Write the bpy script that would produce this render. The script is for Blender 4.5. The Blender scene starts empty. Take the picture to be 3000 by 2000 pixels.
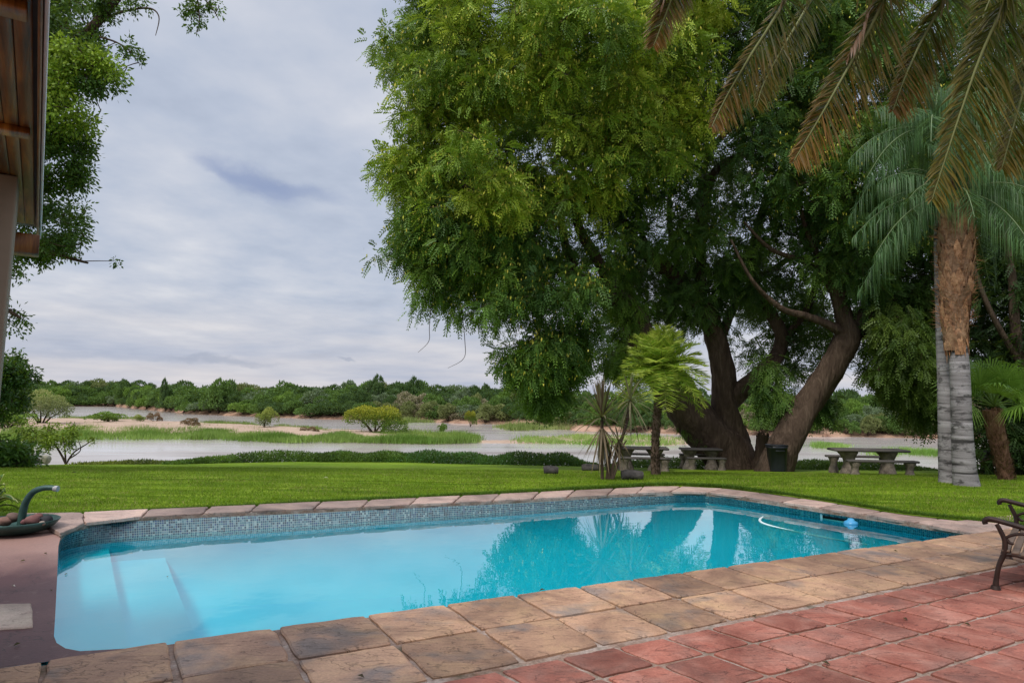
import bpy, math, random
import numpy as np
from mathutils.geometry import tessellate_polygon
from mathutils import Vector, Matrix
R=math.radians
rng=np.random.default_rng(7); random.seed(7)
scn=bpy.context.scene; col=scn.collection
# ------------------------------------------------------------------ camera
H=1.7; F=2005.0; ROLL=R(0.6); PITCH=math.atan((1163-1000)/F)
cp,sp,cr,sr=math.cos(PITCH),math.sin(PITCH),math.cos(ROLL),math.sin(ROLL)
Fw=np.array([0,cp,sp]); Rt=np.array([1.,0,0]); Up=np.cross(Rt,Fw)
R2=Rt*cr+Up*sr; U2=Up*cr-Rt*sr
cd=bpy.data.cameras.new('camera'); cam=bpy.data.objects.new('camera',cd); col.objects.link(cam)
cd.sensor_width=36; cd.lens=F/3000*36; cd.clip_end=6000; cd.clip_start=0.05
m=Matrix.Identity(4)
for i in range(3): m[i][0]=R2[i]; m[i][1]=U2[i]; m[i][2]=-Fw[i]
m[2][3]=H; cam.matrix_world=m; scn.camera=cam
def ray(px,py): return R2*((px-1500)/F)-U2*((py-1000)/F)+Fw
def gp(px,py,z=0.):                       # picture point on the level z
    d=ray(px,py); t=(z-H)/d[2]; return np.array([d[0]*t,d[1]*t,z])
def at(px,py,Y):                          # picture point at distance Y
    d=ray(px,py); t=Y/d[1]; return np.array([d[0]*t,Y,H+d[2]*t])
S0,SL=14.9,.078
def zl(y):
    t=y-S0
    return 0.0 if t<=-1 else (-SL*(t+1)**2/4 if t<1 else -SL*t)
def lp(px,py):                            # picture point on the lawn
    d=ray(px,py); k=-d[2]/d[1]
    Y=H/k
    if Y>S0: Y=(H-SL*S0)/(k-SL)
    return np.array([d[0]/d[1]*Y,Y,zl(Y)])
h=[0.537553,-0.293373,-2.10129,0.344887,0.514988,4.389182,0.013737,-0.009822]
K=1.7/1.53
def G(u,v):
    w=h[6]*u+h[7]*v+1
    return np.array([K*(h[0]*u+h[1]*v+h[2])/w,K*(h[3]*u+h[4]*v+h[5])/w])
# ------------------------------------------------------------------ helpers
def tag(o,label=None,cat=None,group=None,kind=None):
    if label:o['label']=label
    if cat:o['category']=cat
    if group:o['group']=group
    if kind:o['kind']=kind
    return o
def empty(name,loc,label,cat,group=None):
    o=bpy.data.objects.new(name,None); col.objects.link(o); o.location=tuple(float(x) for x in loc); o.empty_display_size=.1
    return tag(o,label,cat,group)
def link(name,me,mat,parent=None,loc=None):
    o=bpy.data.objects.new(name,me); col.objects.link(o)
    if mat is not None and not me.materials: me.materials.append(mat)
    if parent is not None:
        o.parent=parent; o.matrix_parent_inverse=Matrix.Identity(4)
        pl=Vector(parent.location)
        if parent.parent is not None: pl=pl+Vector(parent.parent.location)
        if loc is None: o.location=-pl      # meshes are written in world coordinates
    if loc is not None: o.location=loc
    return o
class MB:
    def __init__(s): s.V=[];s.Fq=[];s.Ft=[];s.n=0;s.cq=[];s.ct=[];s.uv=None
    def add(s,V,Fa,c=None):
        V=np.asarray(V,float).reshape(-1,3);Fa=np.asarray(Fa,int)
        if c is None:c=np.full((len(Fa),3),.5)
        c=np.asarray(c,float)
        if c.ndim==1:c=np.tile(c,(len(Fa),1))
        (s.Fq if Fa.shape[1]==4 else s.Ft).append(Fa+s.n);(s.cq if Fa.shape[1]==4 else s.ct).append(c)
        s.V.append(V);s.n+=len(V)
    def mesh(s,name,smooth=False):
        V=np.concatenate(s.V); q=np.concatenate(s.Fq) if s.Fq else np.zeros((0,4),int); t=np.concatenate(s.Ft) if s.Ft else np.zeros((0,3),int)
        me=bpy.data.meshes.new(name); me.vertices.add(len(V)); me.vertices.foreach_set('co',V.ravel().astype(np.float32))
        nl=q.size+t.size; me.loops.add(nl); me.loops.foreach_set('vertex_index',np.concatenate([q.ravel(),t.ravel()]).astype(np.int32))
        nf=len(q)+len(t); me.polygons.add(nf)
        st=np.concatenate([np.arange(len(q))*4,q.size+np.arange(len(t))*3]).astype(np.int32)
        me.polygons.foreach_set('loop_start',st)
        me.polygons.foreach_set('loop_total',np.concatenate([np.full(len(q),4),np.full(len(t),3)]).astype(np.int32))
        if smooth: me.polygons.foreach_set('use_smooth',np.ones(nf,bool))
        a=me.color_attributes.new('tint','FLOAT_COLOR','CORNER') if False else me.attributes.new('tint','FLOAT_COLOR','FACE')
        cc=np.concatenate([x for x in (s.cq+s.ct)]) if (s.cq or s.ct) else np.zeros((0,3))
        cc=np.concatenate([cc,np.ones((len(cc),1))],1); a.data.foreach_set('color',cc.ravel().astype(np.float32))
        me.update(calc_edges=True); me.validate(); return me
    def build(s,name,mat,parent=None,smooth=False): return link(name,s.mesh(name,smooth),mat,parent)
    def box(s,c,sz,rz=0,col_=None,tilt=None,bev=.0):
        c=np.array(c,float);hx,hy,hz=[x/2 for x in sz]
        b=min(bev,hx*.9,hy*.9,hz*.9)
        if b>0:
            L=[(-hz,hx-b,hy-b),(-hz+b,hx,hy),(hz-b,hx,hy),(hz,hx-b,hy-b)]
        else: L=[(-hz,hx,hy),(hz,hx,hy)]
        V=[]
        for z,x,y in L: V+=[(-x,-y,z),(x,-y,z),(x,y,z),(-x,y,z)]
        V=np.array(V)
        if tilt is not None: V=V@np.array(tilt).T
        cz,sz_=math.cos(rz),math.sin(rz); V=V@np.array([[cz,sz_,0],[-sz_,cz,0],[0,0,1]])
        Fa=[(3,2,1,0)]; n=len(L)
        for k in range(n-1):
            for i in range(4): Fa.append((4*k+i,4*k+(i+1)%4,4*k+4+(i+1)%4,4*k+4+i))
        Fa.append((4*n-4,4*n-3,4*n-2,4*n-1)); s.add(V+c,Fa,col_)
    def tube(s,P,rad,n=8,rough=0.,col_=None,cap=True,sub=4,flat=1.):
        P=np.array(P,float);rad=np.array(rad if np.ndim(rad) else [rad]*len(P),float)
        if sub>1 and len(P)>2: 
            Q=[];q=[]
            for i in range(len(P)-1):
                p0=P[max(i-1,0)];p1=P[i];p2=P[i+1];p3=P[min(i+2,len(P)-1)]
                for k in range(sub):
                    t=k/sub; Q.append(.5*((2*p1)+(-p0+p2)*t+(2*p0-5*p1+4*p2-p3)*t*t+(-p0+3*p1-3*p2+p3)*t**3)); q.append(rad[i]*(1-t)+rad[i+1]*t)
            Q.append(P[-1]);q.append(rad[-1]);P=np.array(Q);rad=np.array(q)
        T=np.gradient(P,axis=0) if len(P)>2 else np.array([P[1]-P[0]]*2); T/=np.linalg.norm(T,axis=1)[:,None]+1e-9
        a=np.array([0,0,1.]) if abs(T[0][2])<.9 else np.array([1.,0,0])
        X=np.cross(T[0],a);X/=np.linalg.norm(X);V=[]
        for i in range(len(P)):
            X=X-T[i]*np.dot(X,T[i]);X/=np.linalg.norm(X)+1e-9;Y=np.cross(T[i],X)
            for k in range(n):
                th=2*math.pi*k/n; r=rad[i]
                if rough>0: r*=1+rough*(math.sin(3*th+P[i][2]*1.3+i*.21)*.5+math.sin(7*th+i*.55)*.28+random.uniform(-.3,.3))
                V.append(P[i]+(X*math.cos(th)+Y*math.sin(th)*flat)*r)
        Fa=[(i*n+k,i*n+(k+1)%n,(i+1)*n+(k+1)%n,(i+1)*n+k) for i in range(len(P)-1) for k in range(n)]
        s.add(V,Fa,col_)
        if cap:
            for e,i in ((0,0),(1,len(P)-1)):
                V2=V[i*n:(i+1)*n]+[P[i]]; s.add(V2,[((k+1)%n,k,n) if e==0 else (k,(k+1)%n,n) for k in range(n)],col_)
    def lathe(s,prof,c,n=24,col_=None,wob=0.):
        V=[];
        for r,z in prof:
            for k in range(n):
                th=2*math.pi*k/n; rr=r*(1+wob*math.sin(3*th+z*9)); V.append((c[0]+rr*math.cos(th),c[1]+rr*math.sin(th),c[2]+z))
        s.add(V,[(i*n+k,i*n+(k+1)%n,(i+1)*n+(k+1)%n,(i+1)*n+k) for i in range(len(prof)-1) for k in range(n)],col_)
    def blob(s,c,r,sc=(1,1,1),col_=None,amp=.15,n=10,seed=0,boxy=0.):
        rr=random.Random(seed);ph=[rr.uniform(0,6.28) for _ in range(6)];V=[]
        for i in range(n+1):
            a=math.pi*i/n
            for k in range(2*n):
                th=math.pi*k/n;d=np.array([math.sin(a)*math.cos(th),math.sin(a)*math.sin(th),math.cos(a)])
                q=r*(1+amp*(math.sin(3*d[0]+ph[0])*math.sin(2.5*d[1]+ph[1])+.6*math.sin(5*d[2]+ph[2]+3*d[0])+.4*math.sin(9*d[1]+ph[3])*math.sin(8*d[0]+ph[4])))
                if boxy: q*=1+boxy*(1/max(abs(d))-1)
                V.append(np.array(c)+d*q*np.array(sc))
        s.add(V,[(i*2*n+k,(i+1)*2*n+k,(i+1)*2*n+(k+1)%(2*n),i*2*n+(k+1)%(2*n)) for i in range(n) for k in range(2*n)],col_)
def nz(v): return v/(np.linalg.norm(v,axis=-1,keepdims=True)+1e-9)
def rdir(n,down=0.): 
    d=rng.normal(size=(n,3)); d=nz(d); d[:,2]-=down; return nz(d)
def diamonds(mb,P,D,L,W,c,N=None):
    """one pointed leaf per row: base P, direction D, length L, width W"""
    n=len(P); L=np.broadcast_to(L,(n,))[:,None];W=np.broadcast_to(W,(n,))[:,None]
    if N is None:N=rdir(n)
    S=nz(np.cross(D,N)); V=np.stack([P,P+D*L*.45+S*W*.5,P+D*L,P+D*L*.45-S*W*.5],1).reshape(-1,3)
    mb.add(V,np.arange(4*n).reshape(n,4),np.broadcast_to(c,(n,3)))
def compound(mb,P,D,L,pairs,l,w,c,droop=.35):
    n=len(P); N=rdir(n); N[:,2]+=1.0; N=nz(N); S=nz(np.cross(D,N)); N=np.cross(S,D)
    L=np.broadcast_to(L,(n,))[:,None]
    for i in range(pairs):
        t=(i+.6)/pairs; B=P+D*L*t; B[:,2]-=(droop*L[:,0]*t*t); k=1.15-.6*abs(t-.45)
        for sg in (-1,1):
            d=nz(D*.55+sg*S*.85+rng.normal(size=(n,3))*.12+np.array([0,0,-.25]))
            V=np.stack([B,B+d*l*k*.5+D*w*.5,B+d*l*k,B+d*l*k*.5-D*w*.5],1).reshape(-1,3)
            mb.add(V,np.arange(4*n).reshape(n,4),c)
def blades(mb,P,Hh,W,c,lean=.3):
    n=len(P);a=rng.uniform(0,6.283,n);S=np.stack([np.cos(a),np.sin(a),np.zeros(n)],1)
    T=np.stack([rng.normal(0,lean,n),rng.normal(0,lean,n),np.ones(n)],1)*np.broadcast_to(Hh,(n,))[:,None]
    W=np.broadcast_to(W,(n,))[:,None]
    V=np.stack([P-S*W/2,P+S*W/2,P+T],1).reshape(-1,3); mb.add(V,np.arange(3*n).reshape(n,3),np.broadcast_to(c,(n,3)))
def inpoly(P,poly):
    x,y=P[:,0],P[:,1];r=np.zeros(len(P),bool);n=len(poly)
    for i in range(n):
        x1,y1=poly[i];x2,y2=poly[(i+1)%n]
        c=((y1>y)!=(y2>y))&(x<(x2-x1)*(y-y1)/((y2-y1) or 1e-9)+x1); r^=c
    return r
def edist(P,poly):
    d=np.full(len(P),1e9)
    for i in range(len(poly)):
        a=np.array(poly[i],float);b=np.array(poly[(i+1)%len(poly)],float);ab=b-a
        t=np.clip(((P-a)@ab)/(ab@ab),0,1);d=np.minimum(d,np.linalg.norm(P-(a+t[:,None]*ab),axis=1))
    return d
def inside(poly,n):
    p=np.array(poly,float);lo,hi=p.min(0),p.max(0);out=np.zeros((0,2))
    while len(out)<n:
        q=rng.uniform(lo,hi,(n*3,2));out=np.concatenate([out,q[inpoly(q,poly)]])
    return out[:n]
# ------------------------------------------------------------------ materials
class NT:
    def __init__(s,name,world=False):
        if world: s.m=bpy.data.worlds.new('World');scn.world=s.m
        else: s.m=bpy.data.materials.new(name)
        s.m.use_nodes=True;s.t=s.m.node_tree;s.t.nodes.clear()
        s.out=s.t.nodes.new('ShaderNodeOutputWorld' if world else 'ShaderNodeOutputMaterial')
    def n(s,ty,ins=None,**kw):
        x=s.t.nodes.new('ShaderNode'+ty)
        for k,v in kw.items(): setattr(x,k,v)
        for k,v in (ins or {}).items(): s.set(x.inputs[k],v)
        return x
    def set(s,i,v):
        if hasattr(v,'links'): s.t.links.new(v,i)
        else:
            if isinstance(v,(tuple,list)) and len(v)==3 and i.type=='RGBA': v=(*v,1)
            i.default_value=v
    def noise(s,sc,det=4,ro=.55,vec=None,dist=0.,out=0):
        x=s.n('TexNoise',{'Scale':sc,'Detail':det,'Roughness':ro,'Distortion':dist})
        if vec is not None:s.set(x.inputs['Vector'],vec)
        return x.outputs[out]
    def ramp(s,f,st,interp='LINEAR'):
        x=s.n('ValToRGB',{'Fac':f});e=x.color_ramp;e.interpolation=interp
        while len(e.elements)<len(st):e.elements.new(.5)
        for k,(p,c) in enumerate(st):
            e.elements[k].position=p;e.elements[k].color=(*c,1) if isinstance(c,(tuple,list)) else (c,c,c,1)
        return x.outputs[0]
    def mix(s,f,a,b,bt='MIX'):
        x=s.n('Mix',data_type='RGBA',blend_type=bt,clamp_result=False);s.set(x.inputs[0],f);s.set(x.inputs[6],a);s.set(x.inputs[7],b);return x.outputs[2]
    def math(s,op,a,b=None,c=None):
        x=s.n('Math',operation=op);s.set(x.inputs[0],a)
        if b is not None:s.set(x.inputs[1],b)
        if c is not None:s.set(x.inputs[2],c)
        return x.outputs[0]
    def pos(s): return s.n('NewGeometry').outputs['Position']
    def map(s,v,sc=(1,1,1),rot=(0,0,0),loc=(0,0,0)):
        x=s.n('Mapping');s.set(x.inputs[0],v);x.inputs['Scale'].default_value=sc;x.inputs['Rotation'].default_value=rot;x.inputs['Location'].default_value=loc;return x.outputs[0]
    def tint(s): return s.n('Attribute',attribute_name='tint').outputs['Color']
    def bump(s,hh,st=.3,d=.02): return s.n('Bump',{'Height':hh,'Strength':st,'Distance':d}).outputs[0]
    def bsdf(s,c,ro=.7,nm=None,sp=.3,metal=0.):
        x=s.n('BsdfPrincipled',{'Base Color':c,'Roughness':ro,'Specular IOR Level':sp,'Metallic':metal})
        if nm is not None:s.set(x.inputs['Normal'],nm)
        return x.outputs[0]
    def fin(s,sh): s.t.links.new(sh,s.out.inputs['Surface']);return s.m
def leafmat(name,trans=.35,ro=.5,var=.25):
    t=NT(name);c=t.tint();n=t.noise(1.3,2,vec=t.pos())
    c2=t.mix(1.,c,t.ramp(n,[(.3,1-var),(.7,1+var)]),'MULTIPLY')
    b=t.bsdf(c2,ro,sp=.25);tr=t.n('BsdfTranslucent',{'Color':t.mix(.5,c2,(.35,.5,.04),'MIX')}).outputs[0]
    mx=t.n('MixShader',{0:trans});t.set(mx.inputs[1],b);t.set(mx.inputs[2],tr);return t.fin(mx.outputs[0])
def barkmat(name,a,b,sc=6,st=.8,zs=.25):
    t=NT(name);p=t.map(t.pos(),(1,1,zs));n=t.noise(sc,8,.65,p,1.2);v=t.n('TexVoronoi',{'Scale':sc*1.6,'Vector':p},feature='DISTANCE_TO_EDGE').outputs[0]
    n2=t.noise(1.1,3,vec=t.pos())
    c=t.mix(n2,t.ramp(n,[(.3,tuple(x*.5 for x in a)),(.55,a),(.75,b)]),t.ramp(n,[(.35,a),(.7,tuple(x*.8 for x in b))]))
    hh=t.math('ADD',n,t.math('MINIMUM',v,.25))
    return t.fin(t.bsdf(c,.9,t.bump(hh,st,.06),.15))
def simple(name,a,b,sc=5,ro=.7,st=.3,d=.01,metal=0.,sp=.3,tint=False):
    t=NT(name);n=t.noise(sc,6,.6,t.pos());n2=t.noise(sc*9,3,.6,t.pos())
    c=t.ramp(n,[(.3,a),(.7,b)])
    if tint:c=t.mix(1.,c,t.mix(1.,t.tint(),(2,2,2),'MULTIPLY'),'MULTIPLY')
    return t.fin(t.bsdf(c,ro,t.bump(t.math('ADD',n,t.math('MULTIPLY',n2,.4)),st,d),sp,metal))
LEAF=leafmat('leaf',.22); LEAFD=leafmat('leaf_dull',.2,.6); FARLEAF=leafmat('leaf_far',.25,.7,.35)
PALM=leafmat('palm_leaf',.25,.4,.2); REED=leafmat('reed',.3,.6,.3)
BARK=barkmat('bark',(.075,.050,.036),(.19,.135,.10),5,1.); BARKD=barkmat('bark_dark',(.05,.035,.025),(.12,.085,.06),6)
# ------------------------------------------------------------------ world and sun
w=NT('World',True)
SUN_EL,SUN_AZ=R(52),R(215)    # behind the camera, to its left (azimuth clockwise from +Y)
sky=w.n('TexSky',sky_type='NISHITA',sun_disc=False,sun_elevation=SUN_EL,sun_rotation=SUN_AZ)
sky.air_density=1.4;sky.dust_density=2.5
d=w.n('TexCoord').outputs['Generated'];sx=w.n('SeparateXYZ',{0:d})
X,Y_,Z=sx.outputs
zc=w.math('MAXIMUM',Z,0.0); den=w.math('ADD',zc,.10)
pl=w.n('CombineXYZ',{0:w.math('DIVIDE',X,den),1:w.math('DIVIDE',Y_,den),2:0.}).outputs[0]
n1=w.noise(.55,6,.5,w.map(pl,(.8,.8,1),(0,0,.5),(3.1,.7,0)),.6);n2=w.noise(1.9,5,.55,w.map(pl,(1,.8,1),(0,0,.3),(7,2,0)))
cl=w.math('ADD',w.math('MULTIPLY',n1,.5),w.math('MULTIPLY',n2,.5))
ccol=w.ramp(cl,[(.36,(.37,.43,.56)),(.45,(.46,.52,.65)),(.54,(.57,.61,.71)),(.64,(.72,.74,.80))])
az=w.math('ARCTAN2',X,Y_);el=w.math('ARCSINE',Z)
ae=w.n('CombineXYZ',{0:az,1:el,2:0.}).outputs[0]
# pale warm light and thin grey bars low over the horizon
hz=w.math('SMOOTHSTEP' if False else 'MULTIPLY',1.,w.ramp(el,[(.0,1.),(.045,1.),(.15,.0)]))
bars=w.noise(1.,4,.5,w.map(ae,(2.2,26,1)),.3)
bc=w.ramp(bars,[(.38,(.43,.47,.60)),(.50,(.58,.58,.65)),(.62,(.70,.66,.68))])
ccol=w.mix(w.math('MULTIPLY',hz,.6),ccol,bc)
def azel(px,py):
    q=ray(px,py);q/=np.linalg.norm(q);return math.atan2(q[0],q[1]),math.asin(q[2])
def streak(px,py,rx,ry,rot,amt,colr,c0):
    a,e=azel(px,py);rx/=F;ry/=F
    vv=w.n('VectorMath',{0:ae,1:(a,e,0)},operation='SUBTRACT').outputs[0]
    wob=w.noise(16.,5,.6,w.map(ae,(1,1.8,1)),out=1);vv=w.n('VectorMath',{0:vv,1:w.n('VectorMath',{0:w.n('VectorMath',{0:wob,1:(.5,.5,.5)},operation='SUBTRACT').outputs[0],'Scale':.034},operation='SCALE').outputs[0]},operation='ADD').outputs[0]
    vv=w.map(vv,(1,1,1),(0,0,rot));vv=w.n('VectorMath',{0:vv,1:(1/rx,1/ry,0)},operation='MULTIPLY').outputs[0]
    L=w.n('VectorMath',{0:vv},operation='LENGTH').outputs['Value']
    return w.mix(w.math('MULTIPLY',w.ramp(L,[(.15,1.),(1.,0.)],'EASE'),amt),c0,colr)
ccol=w.mix(1.,ccol,(1.10,1.085,1.06),'MULTIPLY');dark=(.28,.35,.55)
ccol=streak(735,530,190,46,.30,.75,dark,ccol); ccol=streak(860,562,190,30,-.02,.55,dark,ccol); ccol=streak(640,500,110,26,.3,.35,dark,ccol)
ccol=streak(640,1060,230,14,.0,.5,(.36,.41,.53),ccol);ccol=streak(250,1040,230,18,.03,.45,(.40,.46,.60),ccol);ccol=streak(1010,1050,40,5,0,.6,(.36,.41,.53),ccol)
zen=w.ramp(Z,[(.50,1.),(.95,2.6)]);ccol=w.mix(1.,ccol,zen,'MULTIPLY')
b1=w.n('Background',{'Color':sky.outputs[0],'Strength':.10});b2=w.n('Background',{'Color':ccol,'Strength':1.0})
mx=w.n('MixShader',{0:.93});w.set(mx.inputs[1],b1.outputs[0]);w.set(mx.inputs[2],b2.outputs[0]);w.fin(mx.outputs[0])
sl=bpy.data.lights.new('sun','SUN');sl.energy=2.5;sl.angle=R(14);sl.color=(1,.95,.86)
so=bpy.data.objects.new('sun',sl);col.objects.link(so)
sd=Vector((math.sin(SUN_AZ)*math.cos(SUN_EL),math.cos(SUN_AZ)*math.cos(SUN_EL),math.sin(SUN_EL)))
so.rotation_euler=sd.to_track_quat('Z','Y').to_euler();so.location=(0,-5,20)
scn.view_settings.view_transform='Standard';scn.view_settings.look='None';scn.view_settings.gamma=1;scn.view_settings.exposure=0.0
scn.cycles.max_bounces=8;scn.cycles.transparent_max_bounces=12;scn.cycles.diffuse_bounces=4;scn.cycles.use_denoising=True;scn.cycles.caustics_reflective=False;scn.cycles.caustics_refractive=False
# ------------------------------------------------------------------ pool
ZW=-.2
def cz(px): return .045-.075*min(max((px-300)/1700,0),1)
inn=[(178,1562),(192,1548),(215,1538),(262,1526),(344,1514),(600,1501),(900,1489),(1200,1475),(1500,1462),(1800,1446),(1900,1441),(1990,1437),(2060,1438),(2130,1445),(2200,1455),(2400,1485),(2600,1514),(2855,1556)]
wat=[(178,1600),(192,1595),(215,1590),(262,1582),(344,1574),(600,1558.5),(900,1541),(1200,1519),(1500,1499),(1800,1477),(1900,1469),(1990,1462.5),(2060,1463),(2130,1470),(2200,1480),(2400,1510),(2600,1541),(2855,1583)]
out=[(60,1502),(100,1503),(150,1503),(215,1500),(344,1493),(600,1483),(900,1470),(1200,1457),(1500,1444),(1800,1429),(1890,1424),(1985,1423),(2090,1427),(2170,1434),(2240,1444),(2430,1471),(2650,1508),(2960,1540)]
TI=[gp(x,y,cz(x)) for x,y in inn];TW=[gp(x,y,ZW) for x,y in wat];TO=[gp(x,y,cz(x)) for x,y in out]
near=[(171,1600),(169,1650),(167,1700),(162,1800),(158,1860),(166,1880),(192,1896),(235,1904)]
NL=[gp(x,y,0) for x,y in near]                     # left wall, going towards the camera
NE=[np.array([*G(u,0),0]) for u in np.linspace(-.35,16.3,18)]
top=NL+NE; loopT=TI[::-1]+top[:-1]                   # right-near corner -> far -> left -> near
loopW=[p.copy() for p in TW[::-1]]+[np.array([p[0],p[1],ZW]) for p in top[:-1]]
pool=empty('swimming_pool',(*((G(8,3))),0),'rectangular turquoise swimming pool with rounded corners sunk into the lawn','pool')
def ring(A,B,mb,uv=None,closed=True):
    n=len(A);V=list(A)+list(B);mb.add(V,[(i,(i+1)%n,n+(i+1)%n,n+i) for i in range(n if closed else n-1)])
# waterline mosaic band (with a UV map for the small tiles)
def uvband(name,A,B,mat,parent):
    mb=MB();ring(A,B,mb);me=mb.mesh(name);n=len(A);L=[0]
    for i in range(n):L.append(L[-1]+float(np.linalg.norm((np.array(A[(i+1)%n])-A[i])[:2])))
    uv=me.uv_layers.new(name='UVMap')
    for f in me.polygons:
        i=f.index
        for li in f.loop_indices:
            v=me.loops[li].vertex_index;k=v%n
            u=L[i] if k==i else L[i+1]
            uv.data[li].uv=(u,me.vertices[v].co.z)
    return link(name,me,mat,parent)
t=NT('mosaic');uv=t.n('UVMap').outputs[0]
sc_=t.n('VectorMath',{0:uv,1:(36,36,1)},operation='MULTIPLY').outputs[0]
fl=t.n('VectorMath',{0:sc_},operation='FLOOR').outputs[0];fr=t.n('VectorMath',{0:sc_},operation='FRACTION').outputs[0]
wn=t.n('TexWhiteNoise',{'Vector':fl},noise_dimensions='3D');f3=t.n('SeparateXYZ',{0:fr}).outputs
tc=t.ramp(wn.outputs['Value'],[(0.,(.006,.02,.04)),(.22,(.010,.045,.075)),(.4,(.012,.07,.10)),(.55,(.03,.10,.13)),(.72,(.09,.16,.19)),(.85,(.012,.04,.10)),(.95,(.16,.24,.25))],'CONSTANT')
e1=t.math('GREATER_THAN',t.math('ABSOLUTE',t.math('SUBTRACT',f3[0],.5)),.41);e2=t.math('GREATER_THAN',t.math('ABSOLUTE',t.math('SUBTRACT',f3[1],.5)),.41)
MOS=t.fin(t.bsdf(t.mix(t.math('MAXIMUM',e1,e2),tc,(.20,.27,.26)),.25,sp=.5))
t=NT('plaster');n=t.noise(.9,5,.5,t.pos());PLA=t.fin(t.bsdf(t.ramp(n,[(.3,(.03,.60,.76)),(.7,(.045,.67,.81))]),.8,sp=.2))
PLF=simple('floor_plaster',(.06,.76,.88),(.10,.84,.94),.8,.8,.1)
t=NT('plaster_pale');PLP=t.fin(t.bsdf(t.ramp(t.noise(1.2,4,.5,t.pos()),[(.3,(.14,.78,.88)),(.7,(.22,.86,.94))]),.8,sp=.2))
bandT=[p+np.array([0,0,-.068]) for p in loopT]; bandB=[np.array([p[0],p[1],ZW-.06]) for p in loopW]
uvband('tile_band',bandT,bandB,MOS,pool)
cen=np.mean([p[:2] for p in loopW],axis=0)
def inset(f,z):
    o=[]
    for p in loopW:
        d_=cen-p[:2];L_=np.linalg.norm(d_);q=p[:2]+d_/L_*min(f,L_*.4)
        o.append(np.array([q[0],q[1],z]))
    return o
lay=[bandB,inset(.0,-.42),inset(.10,-.60),inset(.35,-.78),inset(.8,-.92),inset(1.5,-1.0)]
mb=MB();n_=len(bandB);mb.add([q for l_ in lay for q in l_],[(k*n_+i,k*n_+(i+1)%n_,(k+1)*n_+(i+1)%n_,(k+1)*n_+i) for k in range(5) for i in range(n_)])
mb.add(lay[-1],tessellate_polygon([[Vector((p[0],p[1],0)) for p in lay[-1]]]));mb.build('basin',PLA,pool,smooth=True)
# two entry steps at the shallow left end
def step(pxs,z,name):
    E=[gp(x,y,z) for x,y in pxs];E[0]=E[0]+(E[0]-E[1])*.4;E[-1]=E[-1]+(E[-1]-E[-2])*.5
    du=G(1,0)-G(0,0);du=np.array([*(du/np.linalg.norm(du)),0])*-3.;a=[E[0]+du]+E+[E[-1]+du]
    mb=MB();ring(a,[p-np.array([0,0,.9]) for p in a],mb)
    mb.add(a,tessellate_polygon([[Vector((p[0],p[1],0)) for p in a]]));mb.build(name,PLA,pool)
step([(318,1600),(336,1700),(358,1800),(380,1900),(400,1985)],-.33,'step')
step([(470,1595),(508,1700),(548,1800),(588,1900),(620,1985)],-.50,'step')
# water
t=NT('pool_water');p=t.pos();nn=t.noise(2.2,3,.5,p);nm=t.bump(nn,.035,.05)
fr=t.n('Fresnel',{'IOR':1.5});t.set(fr.inputs['Normal'],nm);gl=t.n('BsdfGlossy',{'Color':(1,1,1),'Roughness':0.0});t.set(gl.inputs['Normal'],nm)
tr=t.n('BsdfTransparent',{'Color':(.42,.98,.99)});mx=t.n('MixShader',{0:t.math('MINIMUM',t.math('MULTIPLY',fr.outputs[0],1.4),1.)});t.set(mx.inputs[1],tr.outputs[0]);t.set(mx.inputs[2],gl.outputs[0]);WAT=t.fin(mx.outputs[0])
mb=MB();wl=[np.array([p[0],p[1],ZW]) for p in loopW];mb.add(wl,tessellate_polygon([[Vector((p[0],p[1],0)) for p in wl]]))
tag(mb.build('water',WAT),'clear blue water filling the swimming pool','water',kind='structure')
# ------------------------------------------------------------------ paving
def slabs(name,quads,mat,thick=.05,ch=.008,jit=.006,seed=1):
    rr=random.Random(seed);V=[];Fa=[];C=[]
    for c4,z in quads:
        c4=[np.array(c[:2]) for c in c4];zz=[z]*4 if np.ndim(z)==0 else list(z);ctr=sum(c4)/4;P=[];Pz=[]
        zo=rr.uniform(-.004,.004)
        for i in range(4):
            a,b=c4[i],c4[(i+1)%4];nrm=np.array([b[1]-a[1],a[0]-b[0]]);nrm=nrm/(np.linalg.norm(nrm)+1e-9);m_=6
            for k in range(m_):
                s_=k/m_;q=a*(1-s_)+b*s_;q=q+nrm*rr.uniform(-jit,jit)
                if k==0:q=q+(ctr-a)*rr.choice([.015,.02,.03,.05])
                elif rr.random()<.08:q=q+(ctr-q)*rr.uniform(.01,.03)
                P.append(q);Pz.append(zz[i]*(1-s_)+zz[(i+1)%4]*s_+zo)
        n=len(P);o=len(V);c=[rr.random() for _ in range(3)]
        for q,z_ in zip(P,Pz):V.append((q[0],q[1],z_-thick))
        for q,z_ in zip(P,Pz):V.append((q[0],q[1],z_-ch+rr.uniform(-.002,.001)))
        for q,z_ in zip(P,Pz):
            dq=ctr-q;dq=dq/(np.linalg.norm(dq)+1e-9);q2=q+dq*ch*1.6;V.append((q2[0],q2[1],z_))
        for L in (0,1):
            for i in range(n):Fa.append((o+L*n+i,o+L*n+(i+1)%n,o+L*n+n+(i+1)%n,o+L*n+n+i));C.append(c)
        Fa.append(tuple(o+2*n+i for i in range(n)));C.append(c)
    me=bpy.data.meshes.new(name);me.from_pydata([tuple(map(float,v)) for v in V],[],Fa)
    a=me.attributes.new('tint','FLOAT_COLOR','FACE');a.data.foreach_set('color',np.array([(*c,1) for c in C],np.float32).ravel())
    me.update();return link(name,me,mat)
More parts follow.
